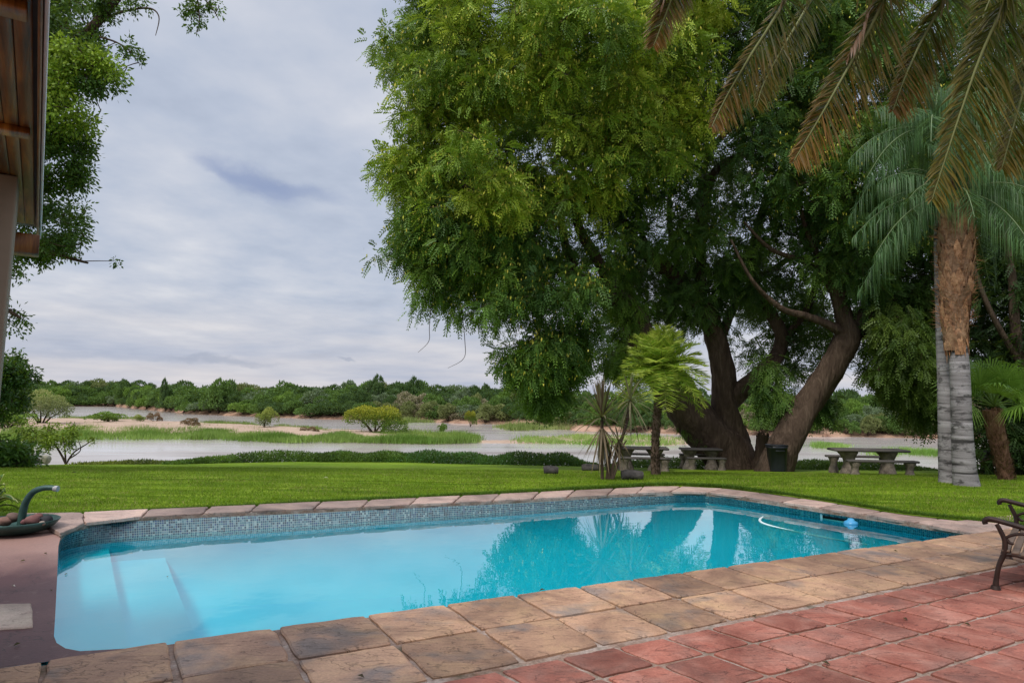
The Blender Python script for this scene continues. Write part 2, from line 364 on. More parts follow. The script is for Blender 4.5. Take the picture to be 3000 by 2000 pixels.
def stone(name,cols,grey,st=.6,sc=2.2,cracks=True,blot=.5):
    t=NT(name);r=t.tint();off=t.n('VectorMath',{0:r,'Scale':37.},operation='SCALE').outputs[0]
    p=t.n('VectorMath',{0:t.pos(),1:off},operation='ADD').outputs[0]
    n=t.noise(sc,6,.6,p,.6);n2=t.noise(sc*.8,4,.55,t.map(p,(1,1,1),loc=(5,5,5)),.4);fine=t.noise(60,4,.7,p)
    c=t.ramp(n,[(.28,cols[0]),(.5,cols[1]),(.72,cols[2])])
    c=t.mix(t.math('MULTIPLY',t.ramp(n2,[(.52,0.),(.68,1.)]),blot),c,grey)
    rv=t.n('SeparateColor',{0:r}).outputs[0];c=t.mix(1.,c,t.ramp(rv,[(0.,.66),(1.,1.2)]),'MULTIPLY')
    c=t.mix(1.,c,t.ramp(fine,[(.3,.78),(.7,1.16)]),'MULTIPLY');big=t.noise(.9,5,.65,t.pos(),.8);c=t.mix(1.,c,t.ramp(big,[(.36,.66),(.56,1.08)]),'MULTIPLY')
    pr=t.map(p,(1,3.0,1),(0,0,-.48))
    rid=t.noise(2.0,4,.5,pr,1.2);cr_=t.math('ABSOLUTE',t.math('SUBTRACT',rid,.5))
    crk=t.ramp(cr_,[(0.,0.),(.012,1.)])
    hh=t.math('ADD',t.math('MULTIPLY',n,1.),t.math('MULTIPLY',fine,.12))
    hh=t.math('ADD',hh,t.math('MULTIPLY',t.noise(9,4,.6,pr,.8),.5))
    if cracks:
        hh=t.math('ADD',hh,t.math('MULTIPLY',crk,.45));c=t.mix(1.,c,t.ramp(crk,[(0.,.55),(1.,1.)]),'MULTIPLY')
    return t.fin(t.bsdf(c,.62,t.bump(hh,st,.02),.35))
STONE=stone('stone_slab',[(.27,.15,.10),(.39,.23,.145),(.48,.30,.17)],(.15,.135,.13),.6,2.6,True,.75)
COPE=stone('coping_slab',[(.30,.20,.165),(.40,.28,.235),(.47,.33,.26)],(.26,.22,.20),.4,2.4,True,.5)
RED=stone('red_tile',[(.23,.062,.042),(.34,.125,.088),(.43,.21,.16)],(.20,.10,.08),.5,2.6,True,.55)
t=NT('grout');p=t.pos();n=t.noise(4,6,.65,p);n2=t.noise(38,4,.7,p)
moss=t.ramp(t.noise(2.1,5,.7,p),[(.55,0.),(.66,.75)]);GROUT=t.fin(t.bsdf(t.mix(moss,t.mix(1.,t.ramp(n,[(.3,(.16,.08,.05)),(.48,(.27,.19,.15)),(.62,(.36,.29,.25))]),t.ramp(n2,[(.3,.65),(.7,1.25)]),'MULTIPLY'),(.06,.055,.03)),.9,t.bump(n2,.8,.01),.2))
g=.022;Q=[]
for k in range(-4,24):
    for r_ in (0,1):
        a=g+random.uniform(-.006,.01);b=1-g-random.uniform(-.006,.01);v0=-r_-(.0 if r_==0 else .022);v1=-r_-1+.022
        if r_==1: v1=-2.0+.03
        u0,u1=k+a,k+b
        if r_==0 and k==-1: Q.append(([G(-.985,0-.06),G(-.985,v1),G(u1,v1),G(u1,-.0)],0));continue
        if r_==0 and k<-1: Q.append(([G(u0,-.10),G(u0,v1),G(u1,v1),G(u1,-.10)],0));continue
        Q.append(([G(u0,v0),G(u0,v1),G(u1,v1),G(u1,v0)],0))
tag(slabs('stone_paving',Q,STONE,.06,.009,.007,3),'two rows of tan stone slabs beside the pool','paving',kind='structure')
Q=[];vs=[-2.075,-2.68,-3.40,-4.12,-4.84,-5.56,-6.28,-7.0,-7.7,-8.4]
for j in range(len(vs)-1):
    for k in range(-14,26):
        sh=lambda v:-.19*(v+2.68)
        u0=6.36+.72*k;q=[]
        gg=.032
        for uu,vv in ((u0+gg,vs[j]-.03),(u0+gg,vs[j+1]+.03),(u0+.72-gg,vs[j+1]+.03),(u0+.72-gg,vs[j]-.03)):q.append(G(uu+sh(vv),vv))
        Q.append((q,-.003))
tag(slabs('tile_paving',Q,RED,.05,.008,.005,5),'terracotta red floor tiles of the terrace','paving',kind='structure')
# grout bed under the terrace, with the pool left open
A=[np.array([*G(u,0.0),0]) for u in (-5,)]
bed=[np.array([*G(26,.02),0])]+[p for p in NE[::-1]]+[np.array([*G(-.35,-.03),0]),np.array([*G(-1.0,-.1),0]),np.array([*G(-14,-.1),0]),np.array([-12,-6,0]),np.array([16,-6,0])]
bed=[np.array([p[0],p[1],-.022]) for p in bed]
mb=MB();mb.add(bed,tessellate_polygon([[Vector((p[0],p[1],0)) for p in bed]]));tag(mb.build('terrace',GROUT),'mortar bed between the terrace slabs','terrace',kind='structure')
# painted concrete left of the pool
t=NT('painted_concrete');p=t.pos();n=t.noise(1.2,6,.6,t.map(p,(1,1,1)),.5);n2=t.noise(30,5,.7,t.map(p,(1,2.2,1),(0,0,.3)));sy=t.n('SeparateXYZ',{0:p}).outputs[1]
c=t.ramp(n,[(.3,(.075,.028,.030)),(.55,(.105,.043,.042)),(.75,(.16,.08,.072))])
worn=t.math('MULTIPLY',t.ramp(sy,[(0.,0.),(1.,1.)]),1.)
wy=t.n('MapRange',{'Value':t.math('ADD',sy,t.math('MULTIPLY',n,1.2)),'From Min':7.0,'From Max':8.3}).outputs[0]
spl=t.noise(5,6,.7,p,1.);vc=t.n('TexVoronoi',{'Scale':.9,'Vector':t.n('VectorMath',{0:p,1:t.noise(3,4,.6,p,out=1)},operation='ADD').outputs[0]},feature='DISTANCE_TO_EDGE').outputs[0];c=t.mix(1.,c,t.ramp(vc,[(0.,.35),(.012,1.)]),'MULTIPLY');c=t.mix(wy,c,(.30,.175,.145));c=t.mix(t.ramp(spl,[(.58,0.),(.70,.5)]),c,(.22,.15,.12));c=t.mix(1.,c,t.ramp(n2,[(.3,.8),(.7,1.15)]),'MULTIPLY')
PCON=t.fin(t.bsdf(c,.5,t.bump(n2,.35,.006),.4))
lc=[NL[0]*1]+NL+[np.array([*G(-.35,-.03),0]),np.array([*G(-1.0,-.09),0]),np.array([*G(-14,-.09),0]),np.array([-12,9.6,0]),gp(-300,1513,0),gp(60,1513,0),gp(150,1548,0)]
lc=[np.array([p[0],p[1],-.004]) for p in lc[1:]+[TI[0]]]
mb=MB();mb.add(lc,tessellate_polygon([[Vector((p[0],p[1],0)) for p in lc]]));tag(mb.build('pavement',PCON),'dull maroon painted concrete left of the pool','pavement',kind='structure')
# pool edge seam: thin painted nosing along the left wall is the basin top itself
mb=MB();ring([p+np.array([0,0,-.004]) for p in NL],[p+np.array([0,0,-.036]) for p in NL],mb,closed=False);mb.build('nosing',simple('nosing',(.16,.20,.26),(.25,.3,.36)),pool)
ps=slabs('paving_slab',[([gp(-60,1772)[:2],gp(-90,1852)[:2],gp(96,1838)[:2],gp(92,1768)[:2]],.012)],stone('pale_slab',[(.36,.25,.20),(.46,.35,.28),(.52,.42,.33)],(.30,.24,.18),.5,3,True,.4),.03)
tag(ps,'single pale stone slab set in the maroon concrete','paving slab')
# coping around the far and right sides
Q=[]
def interp(L,s):
    d=[0]
    for i in range(len(L)-1):d.append(d[-1]+np.linalg.norm((L[i+1]-L[i])[:2]))
    s*=d[-1];i=max(0,min(len(L)-2,int(np.searchsorted(d,s))-1));f=(s-d[i])/(d[i+1]-d[i]+1e-9);return L[i]*(1-f)+L[i+1]*f
TIo=[p+0 for p in TI];TOo=[p+0 for p in TO];N=21
cuts=[0.]+sorted([(i+random.uniform(-.12,.12))/N for i in range(1,N)])+[1.]
for a,b in zip(cuts[:-1],cuts[1:]):
    gp_=.0005+random.uniform(0,.0006);a2,b2=a+gp_,b-gp_
    c4=[interp(TIo,a2),interp(TIo,b2),interp(TOo,b2),interp(TOo,a2)];Q.append((c4[::-1],[c[2] for c in c4[::-1]]))
Q.append(([TO[0],gp(150,1548,.03),gp(20,1560,.02),gp(-60,1512,.03)],.02))
Q.append(([gp(-70,1512),gp(10,1561,.0),gp(-200,1570),gp(-330,1516)],.015))
for i,u in enumerate((16.35,17.4,18.4,19.4,20.4)): Q.append(([G(u+.03,.02)-0,G(u+1.0,.02),G(u+1.0,1.15),G(u+.03,1.15)],-.004))
tag(slabs('coping',Q,COPE,.045,.008,.010,9),'pale pinkish stone coping slabs along the far rim of the pool','coping',kind='structure')
mb=MB();ring([p-np.array([0,0,.03]) for p in TI],[p-np.array([0,0,.03]) for p in TO],mb,closed=False)
ring([p-np.array([0,0,.028]) for p in TI],[p-np.array([0,0,.085]) for p in TI],mb,closed=False)
tag(mb.build('mortar_bed',GROUT),'dark mortar under the far coping','mortar',kind='structure')
# ------------------------------------------------------------------ lawn, banks, river
t=NT('lawn');p=t.pos();n=t.noise(.35,4,.5,p);n2=t.noise(1.6,6,.65,t.map(p,(.35,2.6,1),(0,0,.08)));n3=t.noise(45,4,.7,p)
c=t.ramp(n2,[(.34,(.065,.13,.003)),(.5,(.12,.20,.006)),(.64,(.24,.33,.03))]);c=t.mix(1.,c,t.ramp(n,[(.35,.82),(.65,1.12)]),'MULTIPLY');c=t.mix(t.ramp(t.noise(.8,6,.7,t.map(p,(1,1.6,1))),[(.56,0.),(.70,.55)]),c,(.22,.19,.05));c=t.mix(1.,c,t.ramp(n3,[(.3,.6),(.7,1.3)]),'MULTIPLY')
LAWN=t.fin(t.bsdf(c,.9,t.bump(n3,.7,.02),.1))
lawnL=[np.array([-45,9.,0]),gp(-330,1516),gp(-60,1512)]+TO+[gp(3010,1543),np.array([*G(21.5,1.15),0]),np.array([45,8.,0]),np.array([45,S0-1,0])]
ZT=.0
BL=[np.array([-45,9.2,0]),gp(-330,1516),gp(-60,1512)]+TO+[gp(3010,1543),np.array([*G(21.5,1.15),0]),np.array([45,7.,0])]
blx=[p[0] for p in BL];bly=[p[1] for p in BL]
assert all(b>a for a,b in zip(blx,blx[1:]))
mb=MB();V=[]
for x_,y_ in zip(blx,bly):
    for k in range(4):V.append((x_,y_+(S0-1-y_)*k/3,-.012 if k else -.04))
mb.add(V,[(i*4+k,i*4+4+k,i*4+5+k,i*4+1+k) for i in range(len(BL)-1) for k in range(3)])
edge_px=[(-900,1365),(-300,1363),(0,1362),(300,1361),(600,1358),(900,1352),(1200,1354),(1400,1358),(1600,1364),(1900,1369),(2150,1370),(2500,1374),(2750,1378),(3000,1384),(3600,1400)]
EP=[lp(*e) for e in edge_px];ex=np.array([p[0] for p in EP]);ey=np.array([p[1] for p in EP])
def edgeY(x): return float(np.interp(x,ex,ey))
xs=np.linspace(-45,45,91);ny=30;V=[]
for x in xs:
    e=edgeY(x)
    for j in range(ny+1):
        y=S0-1+(e-S0+1)*j/ny;V.append((x,y,zl(y)-.005+(.03*math.sin(x*.7+y*.5)*math.sin(y*.8+x*.2) if j>8 else 0)*min(1,(j-8)/8 if j>8 else 0)))
    y=e;z=zl(e);V+= [(x,e+.5,z-.25),(x,e+1.6,z-1.0),(x,e+3.4,-3.3),(x,e+9,-3.9)]
nr=ny+5;Fa=[(i*nr+j,(i+1)*nr+j,(i+1)*nr+j+1,i*nr+j+1) for i in range(90) for j in range(nr-1)];mb.add(V,Fa)
tag(mb.build('lawn',LAWN,smooth=False),'mown green lawn between the pool and the river','lawn',kind='structure')
# river
ZR=-3.0
t=NT('river_water');p=t.pos();a_=t.noise(1.,5,.55,t.map(p,(.035,.16,1)));b_=t.noise(1.,4,.6,t.map(p,(.5,1.6,1)));b2_=t.noise(1.,3,.6,t.map(p,(.10,.5,1)))
nm=t.bump(t.math('ADD',t.math('MULTIPLY',b_,.35),b2_),.22,.05)
c=t.ramp(a_,[(.36,(.20,.145,.11)),(.50,(.42,.37,.34)),(.62,(.52,.48,.46))])
bs=t.n('BsdfPrincipled',{'Base Color':c,'Roughness':t.n('MapRange',{'Value':a_,'From Min':.4,'From Max':.62,'To Min':.26,'To Max':.10}).outputs[0],'IOR':1.6,'Specular IOR Level':.5,'Normal':nm})
RIV=t.fin(bs.outputs[0])
mb=MB();mb.add([(-900,20,ZR),(900,20,ZR),(900,1500,ZR),(-900,1500,ZR)],[(0,1,2,3)]);tag(mb.build('river',RIV),'wide brown river reflecting the grey sky','river',kind='structure')
SAND=simple('sand',(.33,.23,.17),(.47,.35,.26),.6,.9,.4,.05,sp=.1)
t=NT('ground');p=t.pos();n=t.noise(.15,5,.6,p);GRD=t.fin(t.bsdf(t.ramp(n,[(.35,(.06,.085,.02)),(.6,(.16,.13,.07))]),.95,t.bump(n,.5,.3),.1))
mb=MB();mb.add([(-3000,-60,-4.2),(3000,-60,-4.2),(3000,5000,-4.2),(-3000,5000,-4.2)],[(0,1,2,3)]);tag(mb.build('ground',GRD),'ground under everything','ground',kind='structure')
bank_px=[(-1500,1196),(-300,1193),(180,1190),(330,1190),(430,1200),(560,1212),(700,1218),(900,1226),(1180,1232),(1300,1238),(1500,1244),(1700,1262),(1900,1268),(2200,1275),(2500,1280),(2750,1283),(3050,1288),(3600,1296)]
BP=[gp(x,y,ZR) for x,y in bank_px]
bx=[p[0] for p in BP];by=[p[1] for p in BP]
def bank(s,back):   # s in 0..1 along the far waterline, back = metres beyond it
    p=interp(BP,s);d=np.array([p[0],p[1]]);d=d/np.linalg.norm(d);return np.array([p[0]+d[0]*back,p[1]+d[1]*back])
def bankz(b): return ZR+(.1+.9*min(1,b/5))+min(1.6,b*.02)
mb=MB();V=[];ss=np.linspace(0,1,241);bs_=[-1.5,0,1.,2.5,5,12,30,70,160,420,1500]
for s in ss:
    for b in bs_:
        q=bank(s,b+.8*math.sin(s*170)+.5*math.sin(s*410));V.append((q[0],q[1],(ZR-.3 if b<0 else ZR+.02 if b==0 else bankz(b))))
nb=len(bs_);Fa=[(i*nb+j,(i+1)*nb+j,(i+1)*nb+j+1,i*nb+j+1) for i in range(240) for j in range(nb-1)]
t=NT('far_bank');p=t.pos();n=t.noise(.5,6,.65,p);sz_=t.n('SeparateXYZ',{0:p}).outputs[2]
c=t.mix(t.n('MapRange',{'Value':t.math('ADD',sz_,t.math('MULTIPLY',n,.8)),'From Min':-2.0,'From Max':-1.2}).outputs[0],t.ramp(n,[(.35,(.20,.11,.075)),(.6,(.42,.27,.19))]),(.09,.11,.035));FB=t.fin(t.bsdf(c,.95,t.bump(n,.6,.2),.1))
mb.add(V,Fa);tag(mb.build('far_bank',FB),'sandy far river bank','river bank',kind='structure')
def island(name,low,up,label,hh=.35,mat=None):
    mb=MB();n=60;m_=10;V=[]
    lo=[gp(x,y,ZR) for x,y in low];u_=[gp(x,y,ZR) for x,y in up]
    for i in range(n+1):
        a=interp(lo,i/n);b=interp(u_,i/n)
        for j in range(m_+1):
            f=j/m_;q=a*(1-f)+b*f;e=min(1,4*min(f,1-f))*min(1,8*min(i/n,1-i/n));V.append((q[0],q[1],ZR-.1+e*(hh+.25*hh*math.sin(i*.9+j)*math.sin(j*1.3))))
    k=m_+1;mb.add(V,[(i*k+j,(i+1)*k+j,(i+1)*k+j+1,i*k+j+1) for i in range(n) for j in range(m_)])
    return tag(mb.build(name,mat or SAND,smooth=True),label,'sandbank',kind='structure')
island('sandbank',[(-500,1296),(0,1290),(250,1286),(560,1284),(860,1290),(1000,1293),(1300,1297),(1400,1293)],[(-500,1222),(0,1222),(180,1224),(380,1226),(560,1236),(820,1250),(1000,1262),(1250,1270),(1400,1280)],'long sandbank in the river with grass and bushes',.55)
island('sandbank',[(1500,1296),(1700,1304),(1950,1308),(2090,1300)],[(1500,1280),(1700,1276),(1950,1278),(2090,1288)],'low grassy sandbank behind the small palm',.3)
island('sandbank',[(1380,1298),(1500,1300),(1640,1300)],[(1380,1290),(1500,1288),(1640,1292)],'thin mud strip in the middle of the river',.2)
# reeds, tall grass: uncountable
def reeds(name,polys,label,n,hh,w_,cols,zb=ZR+.05,lean=.25):
    mb=MB()
    for poly,k in polys:
        P=inside(poly,int(n*k));X=np.array([gp(x,y,zb) for x,y in P]);gate=np.sin(X[:,0]*.55+2*np.sin(X[:,1]*.23))*np.sin(X[:,1]*.42+1.7*np.sin(X[:,0]*.31))+rng.normal(0,.3,len(X));X=X[gate>-.42];m_=len(X)
        X=X+np.stack([rng.normal(0,.4,m_),rng.normal(0,.7,m_),np.zeros(m_)],1)
        c0,c1=np.array(cols[0]),np.array(cols[1]);f=np.clip(.5+.5*np.sin(X[:,0:1]*.35+np.sin(X[:,1:2]*.3)*2)+rng.normal(0,.25,(m_,1)),0,1)
        cc=c0*(1-f)+c1*f;hf=(.55+.45*np.sin(X[:,0]*.9+1.3*np.sin(X[:,1]*.5)))*.6+.5
        blades(mb,X,hh*hf*rng.uniform(.6,1.2,m_),w_,cc,lean)
    return tag(mb.build(name,REED),label,'grass',kind='stuff')
GR=((.10,.20,.03),(.22,.32,.08))
reeds('reeds',[([(-100,1292),(-100,1266),(300,1258),(560,1262),(700,1276),(640,1286),(300,1288)],1.),([(560,1286),(600,1264),(860,1284),(880,1292),(700,1290)],.5),([(700,1292),(900,1284),(1010,1284),(1000,1296),(860,1296)],.5),([(980,1294),(1000,1276),(1250,1270),(1400,1280),(1400,1296),(1250,1300)],1.1)],'green reeds growing along the near side of the long sandbank',16000,.75,.08,GR)
reeds('reeds',[([(180,1232),(180,1222),(300,1222),(420,1226),(400,1234)],.3),([(200,1280),(180,1240),(500,1245),(900,1258),(1000,1275),(700,1276)],.35),([(590,1250),(600,1238),(740,1244),(760,1252)],.4),([(800,1262),(810,1250),(1000,1262),(1020,1268)],.35),([(880,1262),(1000,1266),(1000,1272),(900,1268)],.2)],'sparse grass tufts on the far side of the long sandbank',9000,.6,.09,((.12,.20,.04),(.25,.30,.10)))
reeds('reeds',[([(1510,1296),(1510,1282),(1700,1278),(1950,1280),(2080,1290),(1950,1304),(1700,1302)],1.)],'bright grass covering the sandbank behind the small palm',9000,.55,.07,((.16,.30,.05),(.30,.42,.12)))
reeds('reeds',[([(2560,1336),(2580,1322),(2740,1322),(2770,1334)],.6),([(2390,1312),(2400,1302),(2470,1302),(2480,1312)],.3)],'green reed patches in the river right of the leaning trunk',6000,.5,.06,((.14,.28,.05),(.28,.42,.12)))
reeds('reeds',[([(1180,1240),(1200,1224),(1260,1222),(1270,1238)],.5),([(1450,1250),(1600,1248),(1700,1258),(1500,1262)],.5)],'pale grass on the far bank right of the yellow bush',5000,1.0,.12,((.16,.22,.06),(.28,.30,.12)))
# ------------------------------------------------------------------ bushes and far trees (shared shapes, one crown and trunk each)
def bushmesh(name,n,leaf,cols,lob=9,flat=.8,top=None,seed=0,tw=.0):
    r_=np.random.default_rng(seed);mb=MB();C=[]
    for k in range(lob):
        a=r_.uniform(0,6.28);q=r_.uniform(.0,.62)**.7;C.append((q*math.cos(a),q*math.sin(a),r_.uniform(.25,.78)*(1-.35*q),r_.uniform(.22,.40)))
    C=np.array(C);w_=C[:,3]**2;idx=r_.choice(lob,n,p=w_/w_.sum());D=nz(r_.normal(size=(n,3)));D[:,2]=np.where(D[:,2]<-.5,-D[:,2],D[:,2])
    rr=C[idx,3]*r_.uniform(.55,1.05,n)**.5;P=C[idx,:3]+D*rr[:,None]*np.array([1,1,flat]);P[:,2]=np.abs(P[:,2])
    f=(np.array([hash((seed,int(i)))%97/97. for i in range(lob)])[idx])[:,None]*.6+r_.uniform(0,.4,(n,1));c0,c1=np.array(cols[0]),np.array(cols[1]);cc=c0*(1-f)+c1*f
    if top is not None:
        g_=np.clip((P[:,2:3]-.45)*2.4+r_.normal(0,.25,(n,1)),0,1);cc=cc*(1-g_)+np.array(top)*g_
    dd=nz(D+r_.normal(size=(n,3))*.7+np.array([0,0,.3]));diamonds(mb,P,dd,leaf*r_.uniform(.6,1.3,n),leaf*.55,cc,nz(r_.normal(size=(n,3))+D))
    me=mb.mesh(name);me.materials.append(FARLEAF)
    tb=MB();
    for k in range(5):
        c=C[k%lob];tb.tube([(0.02*k-.04,0,-.06),(c[0]*.4,c[1]*.4,c[2]*.5),(c[0],c[1],c[2])],[.035,.022,.008],5,sub=2,cap=False)
    tm=tb.mesh(name+'_trunk');tm.materials.append(BARKD);return me,tm
KINDS=[('dark',((.035,.075,.028),(.08,.14,.045)),None,'dark green rounded tree'),('mid',((.055,.115,.03),(.13,.22,.05)),None,'mid green bushy tree'),('bright',((.08,.16,.025),(.18,.29,.05)),None,'bright green leafy tree'),
 ('olive',((.11,.13,.05),(.23,.25,.10)),None,'olive green willowy tree'),('grey',((.09,.13,.08),(.19,.25,.15)),None,'grey green feathery tree'),('tan',((.20,.17,.11),(.36,.31,.22)),None,'pale tan half bare tree'),('rust',((.10,.06,.04),(.20,.11,.07)),None,'rusty brown dry tree')]
VAR={k[0]:[bushmesh('crown_'+k[0],3000,.10,k[1],lob=random.choice([9,12,14]),seed=11*i+j) for j in range(3)] for i,k in enumerate(KINDS)}
def plant(kind,xy,z,w_,h_,label,cat,group,name='far_tree',rot=None):
    me,tm=random.choice(VAR[kind]);e=empty(name,(xy[0],xy[1],z),label,cat,group)
    e.scale=(w_,w_,h_);e.rotation_euler=(0,0,random.uniform(0,6.28) if rot is None else rot)
    for nm_,m_ in (('crown',me),('trunk',tm)):
        o=bpy.data.objects.new(nm_,m_);col.objects.link(o);o.parent=e
    return e
prof=[(0,45),(.05,45),(.1,50),(.2,56),(.35,75),(.5,90),(.6,100),(.75,110),(1,125)]
def sofx(px): # position along the bank for a picture x
    best=min(np.linspace(0,1,601),key=lambda s:abs(1500+F*bank(s,0)[0]/bank(s,0)[1]*math.cos(PITCH)-px));return best
lab={k[0]:k[3] for k in KINDS}
rows=[(2,.45,'front'),(7,.58,'front'),(14,.70,'mid'),(26,.76,'back')]
PLACE={'front':'on the far waterline','mid':'inside the far wood','back':'topping the far wood'}
for b,hs,rw in rows:
    px=-160. if b>2 else 150
    while px<3120:
        s=sofx(px);q=bank(s,b+random.uniform(-1.5,3));dd=math.hypot(q[0],q[1]);sc=dd/F
        base=110 if px>1100 else 62+48*(max(px,100)-100)/1000
        hgt=base*sc*hs*random.uniform(.82,1.1)*(1.0)
        wpx=random.uniform(45,75)*(.7 if px<500 else 1.)*(1 if rw!='front' else .8)
        if 1180<px<1480 and rw=='front': kd=random.choice(['olive','tan','tan','grey','olive','mid'])
        elif px>2150 and rw=='front': kd=random.choice(['grey','tan','olive','bright','mid'])
        else: kd=random.choices(['dark','mid','bright','olive','grey','rust'],[5,7,3,1.5,1.5,.3] if rw!='back' else [7,5,1,1,.5,.6])[0]
        side='left of the yellow bush' if px<1010 else 'right of the yellow bush' if px<1750 else 'beneath the great tree'
        plant(kd,q,bankz(b)-.15,wpx*sc*.95,max(hgt,1.2),f'{lab[kd]} {PLACE[rw]} {side}','tree',f'{lab[kd]}s {PLACE[rw]} {side}')
        px+=wpx*random.uniform(.55,.85)
def pplant(kind,px,py,wpx,hpx,label,cat='bush',name='bush',z=ZR+.25):
    q=gp(px,py,z);sc=q[1]/F;return plant(kind,q[:2],z,wpx*sc*.62,hpx*sc*1.05,label,cat,None,name)
for i,(x,y,w_,hh,kd,l_) in enumerate([(485,1212,30,95,'dark','small crowned tree standing tall above the left end of the far wood'),(640,1222,75,102,'mid','broad tree rising above the far wood left of its middle'),(1090,1232,60,112,'dark','pointed dark tree left of the skyline notch'),(1212,1234,66,118,'dark','tallest dark tree above the yellow bush'),(1475,1244,60,110,'dark','round dark tree beside the hanging branches of the great tree')]):
    q=gp(x,y,ZR);d_=q[:2]/np.linalg.norm(q[:2]);q2=q[:2]+d_*18;sc=q2[1]/F;plant(kd,q2,-2.2,w_*sc*.7,hh*sc,l_,'tree',None)
YB=bushmesh('yellow_bush',9000,.05,((.06,.12,.02),(.14,.22,.03)),16,.85,(.40,.38,.035),41);VAR['yellow']=[YB]
VAR['lime']=[bushmesh('lime_bush',5000,.06,((.10,.15,.03),(.19,.24,.06)),12,.9,(.32,.36,.08),43)]
VAR['brown']=[bushmesh('brown_bush',4000,.07,((.17,.09,.07),(.28,.16,.11)),8,.9,None,44)]
VAR['sage']=[bushmesh('sage_bush',9000,.045,((.09,.12,.07),(.20,.24,.12)),16,.85,(.30,.32,.12),45)]
pplant('yellow',1095,1272,172,84,'large yellow topped bush on the end of the sandbank')
pplant('lime',773,1253,66,58,'round lime green bush on the far side of the sandbank')
pplant('brown',562,1250,58,27,'low round reddish brown bush on the sandbank')
pplant('bright',312,1238,92,30,'low dark green bush on the sand with a bare twig top')
pplant('lime',412,1238,34,24,'small olive bush beside brown twigs on the sandbank')
pplant('brown',452,1236,42,28,'thin brown twiggy bush on the sandbank')
pplant('bright',1297,1270,26,28,'tiny lime shrub in the reeds right of the yellow bush')
pplant('sage',120,1244,150,92,'large grey green bush at the left end of the sandbank')
pplant('bright',20,1256,120,50,'light green scrub at the foot of the grey green bush')
pplant('brown',905,1267,50,18,'low dry brown brush left of the yellow bush')
pplant('yellow',1378,1247,34,44,'small yellow green shrub among the tan trees of the far bank',z=ZR+.6)
# ------------------------------------------------------------------ ground cover hedge along the lawn edge
mb=MB()
def cover(px0,px1,n,hh,off=.15,cols=((.03,.07,.012),(.11,.20,.03)),wd=.9,leaf=.09):
    x0=lp(px0,np.interp(px0,[e[0] for e in edge_px],[e[1] for e in edge_px]))[0];x1=lp(px1,np.interp(px1,[e[0] for e in edge_px],[e[1] for e in edge_px]))[0]
    off-=.25;x=rng.uniform(x0,x1,n);yy=np.array([edgeY(v) for v in x])+off+rng.uniform(-wd,wd,n)
    tf=np.clip(np.minimum(x-x0,x1-x)/1.2,.15,1)
    hx=hh*(.78+.12*np.sin(x*.9+np.sin(x*.4)*2)+.10*np.sin(x*3.3+1))*tf*np.sqrt(np.clip(1-((yy-off-np.array([edgeY(v) for v in x]))/wd)**2,0.05,1))
    z=np.array([zl(min(v,edgeY(u))) for u,v in zip(x,yy)])+(hx+.15)*rng.uniform(0,1,n)**.75-.15
    P=np.stack([x,yy,z],1);f=np.clip(.5+.5*np.sin(x*1.7)*np.sin(yy*2.+x)+rng.normal(0,.25,n),0,1)[:,None];cc=np.array(cols[0])*(1-f)+np.array(cols[1])*f
    diamonds(mb,P,nz(rdir(n)+np.array([0,0,.8])),leaf*rng.uniform(.7,1.4,n),leaf*.4,cc)
cover(230,560,5000,.22,.2,((.05,.07,.02),(.20,.22,.04)),.5);cover(500,1250,34000,.58,.35);cover(1100,1760,30000,.56,.3,((.02,.06,.015),(.06,.15,.03)));cover(1780,2150,9000,.40,.3);cover(2260,2730,12000,.34,.2,((.03,.07,.012),(.09,.17,.03)))
tag(mb.build('ground_cover',LEAF),'low leafy ground cover along the river edge of the lawn','ground cover',kind='stuff')
# short grass blades over the near lawn
mb=MB();n=230000
Y=S0*.62+ (rng.uniform(0,1,n)**1.2)*(20-S0*.62);X=rng.uniform(-.82,.82,n)*Y
P=np.stack([X,Y,np.zeros(n)],1)
P=P[P[:,1]>np.interp(P[:,0],blx,bly)];P[:,2]=[zl(v)-.005 for v in P[:,1]]
f=np.clip(.5+.35*np.sin(P[:,0]*.5+np.sin(P[:,1]*3.1)*1.5)*np.sin(P[:,1]*5.3+np.sin(P[:,0]*.7))+rng.normal(0,.25,len(P)),0,1)[:,None];cc=np.array((.07,.14,.004))*(1-f)+np.array((.21,.30,.02))*f
br=rng.uniform(0,1,len(P))<(.05+.12*(np.sin(P[:,0]*1.1+2)*np.sin(P[:,1]*1.9)>.35));cc[br]=np.array((.26,.22,.08));blades(mb,P,rng.uniform(.018,.042,len(P)),.011,cc,.5)
# longer fringe overhanging the coping edge
E_=[p for p in BL[1:-1]];s_=rng.uniform(0,1,26000);Pf=np.array([interp(E_,s) for s in s_]);Pf[:,1]+=rng.uniform(-.01,.09,len(Pf));Pf[:,2]=-.01
cc=np.array((.05,.11,.010))*np.ones((len(Pf),3))*rng.uniform(.7,1.9,(len(Pf),1));blades(mb,Pf,rng.uniform(.03,.075,len(Pf)),.012,cc,.5)
tag(mb.build('grass',REED),'short mown grass blades of the lawn','grass',kind='stuff')
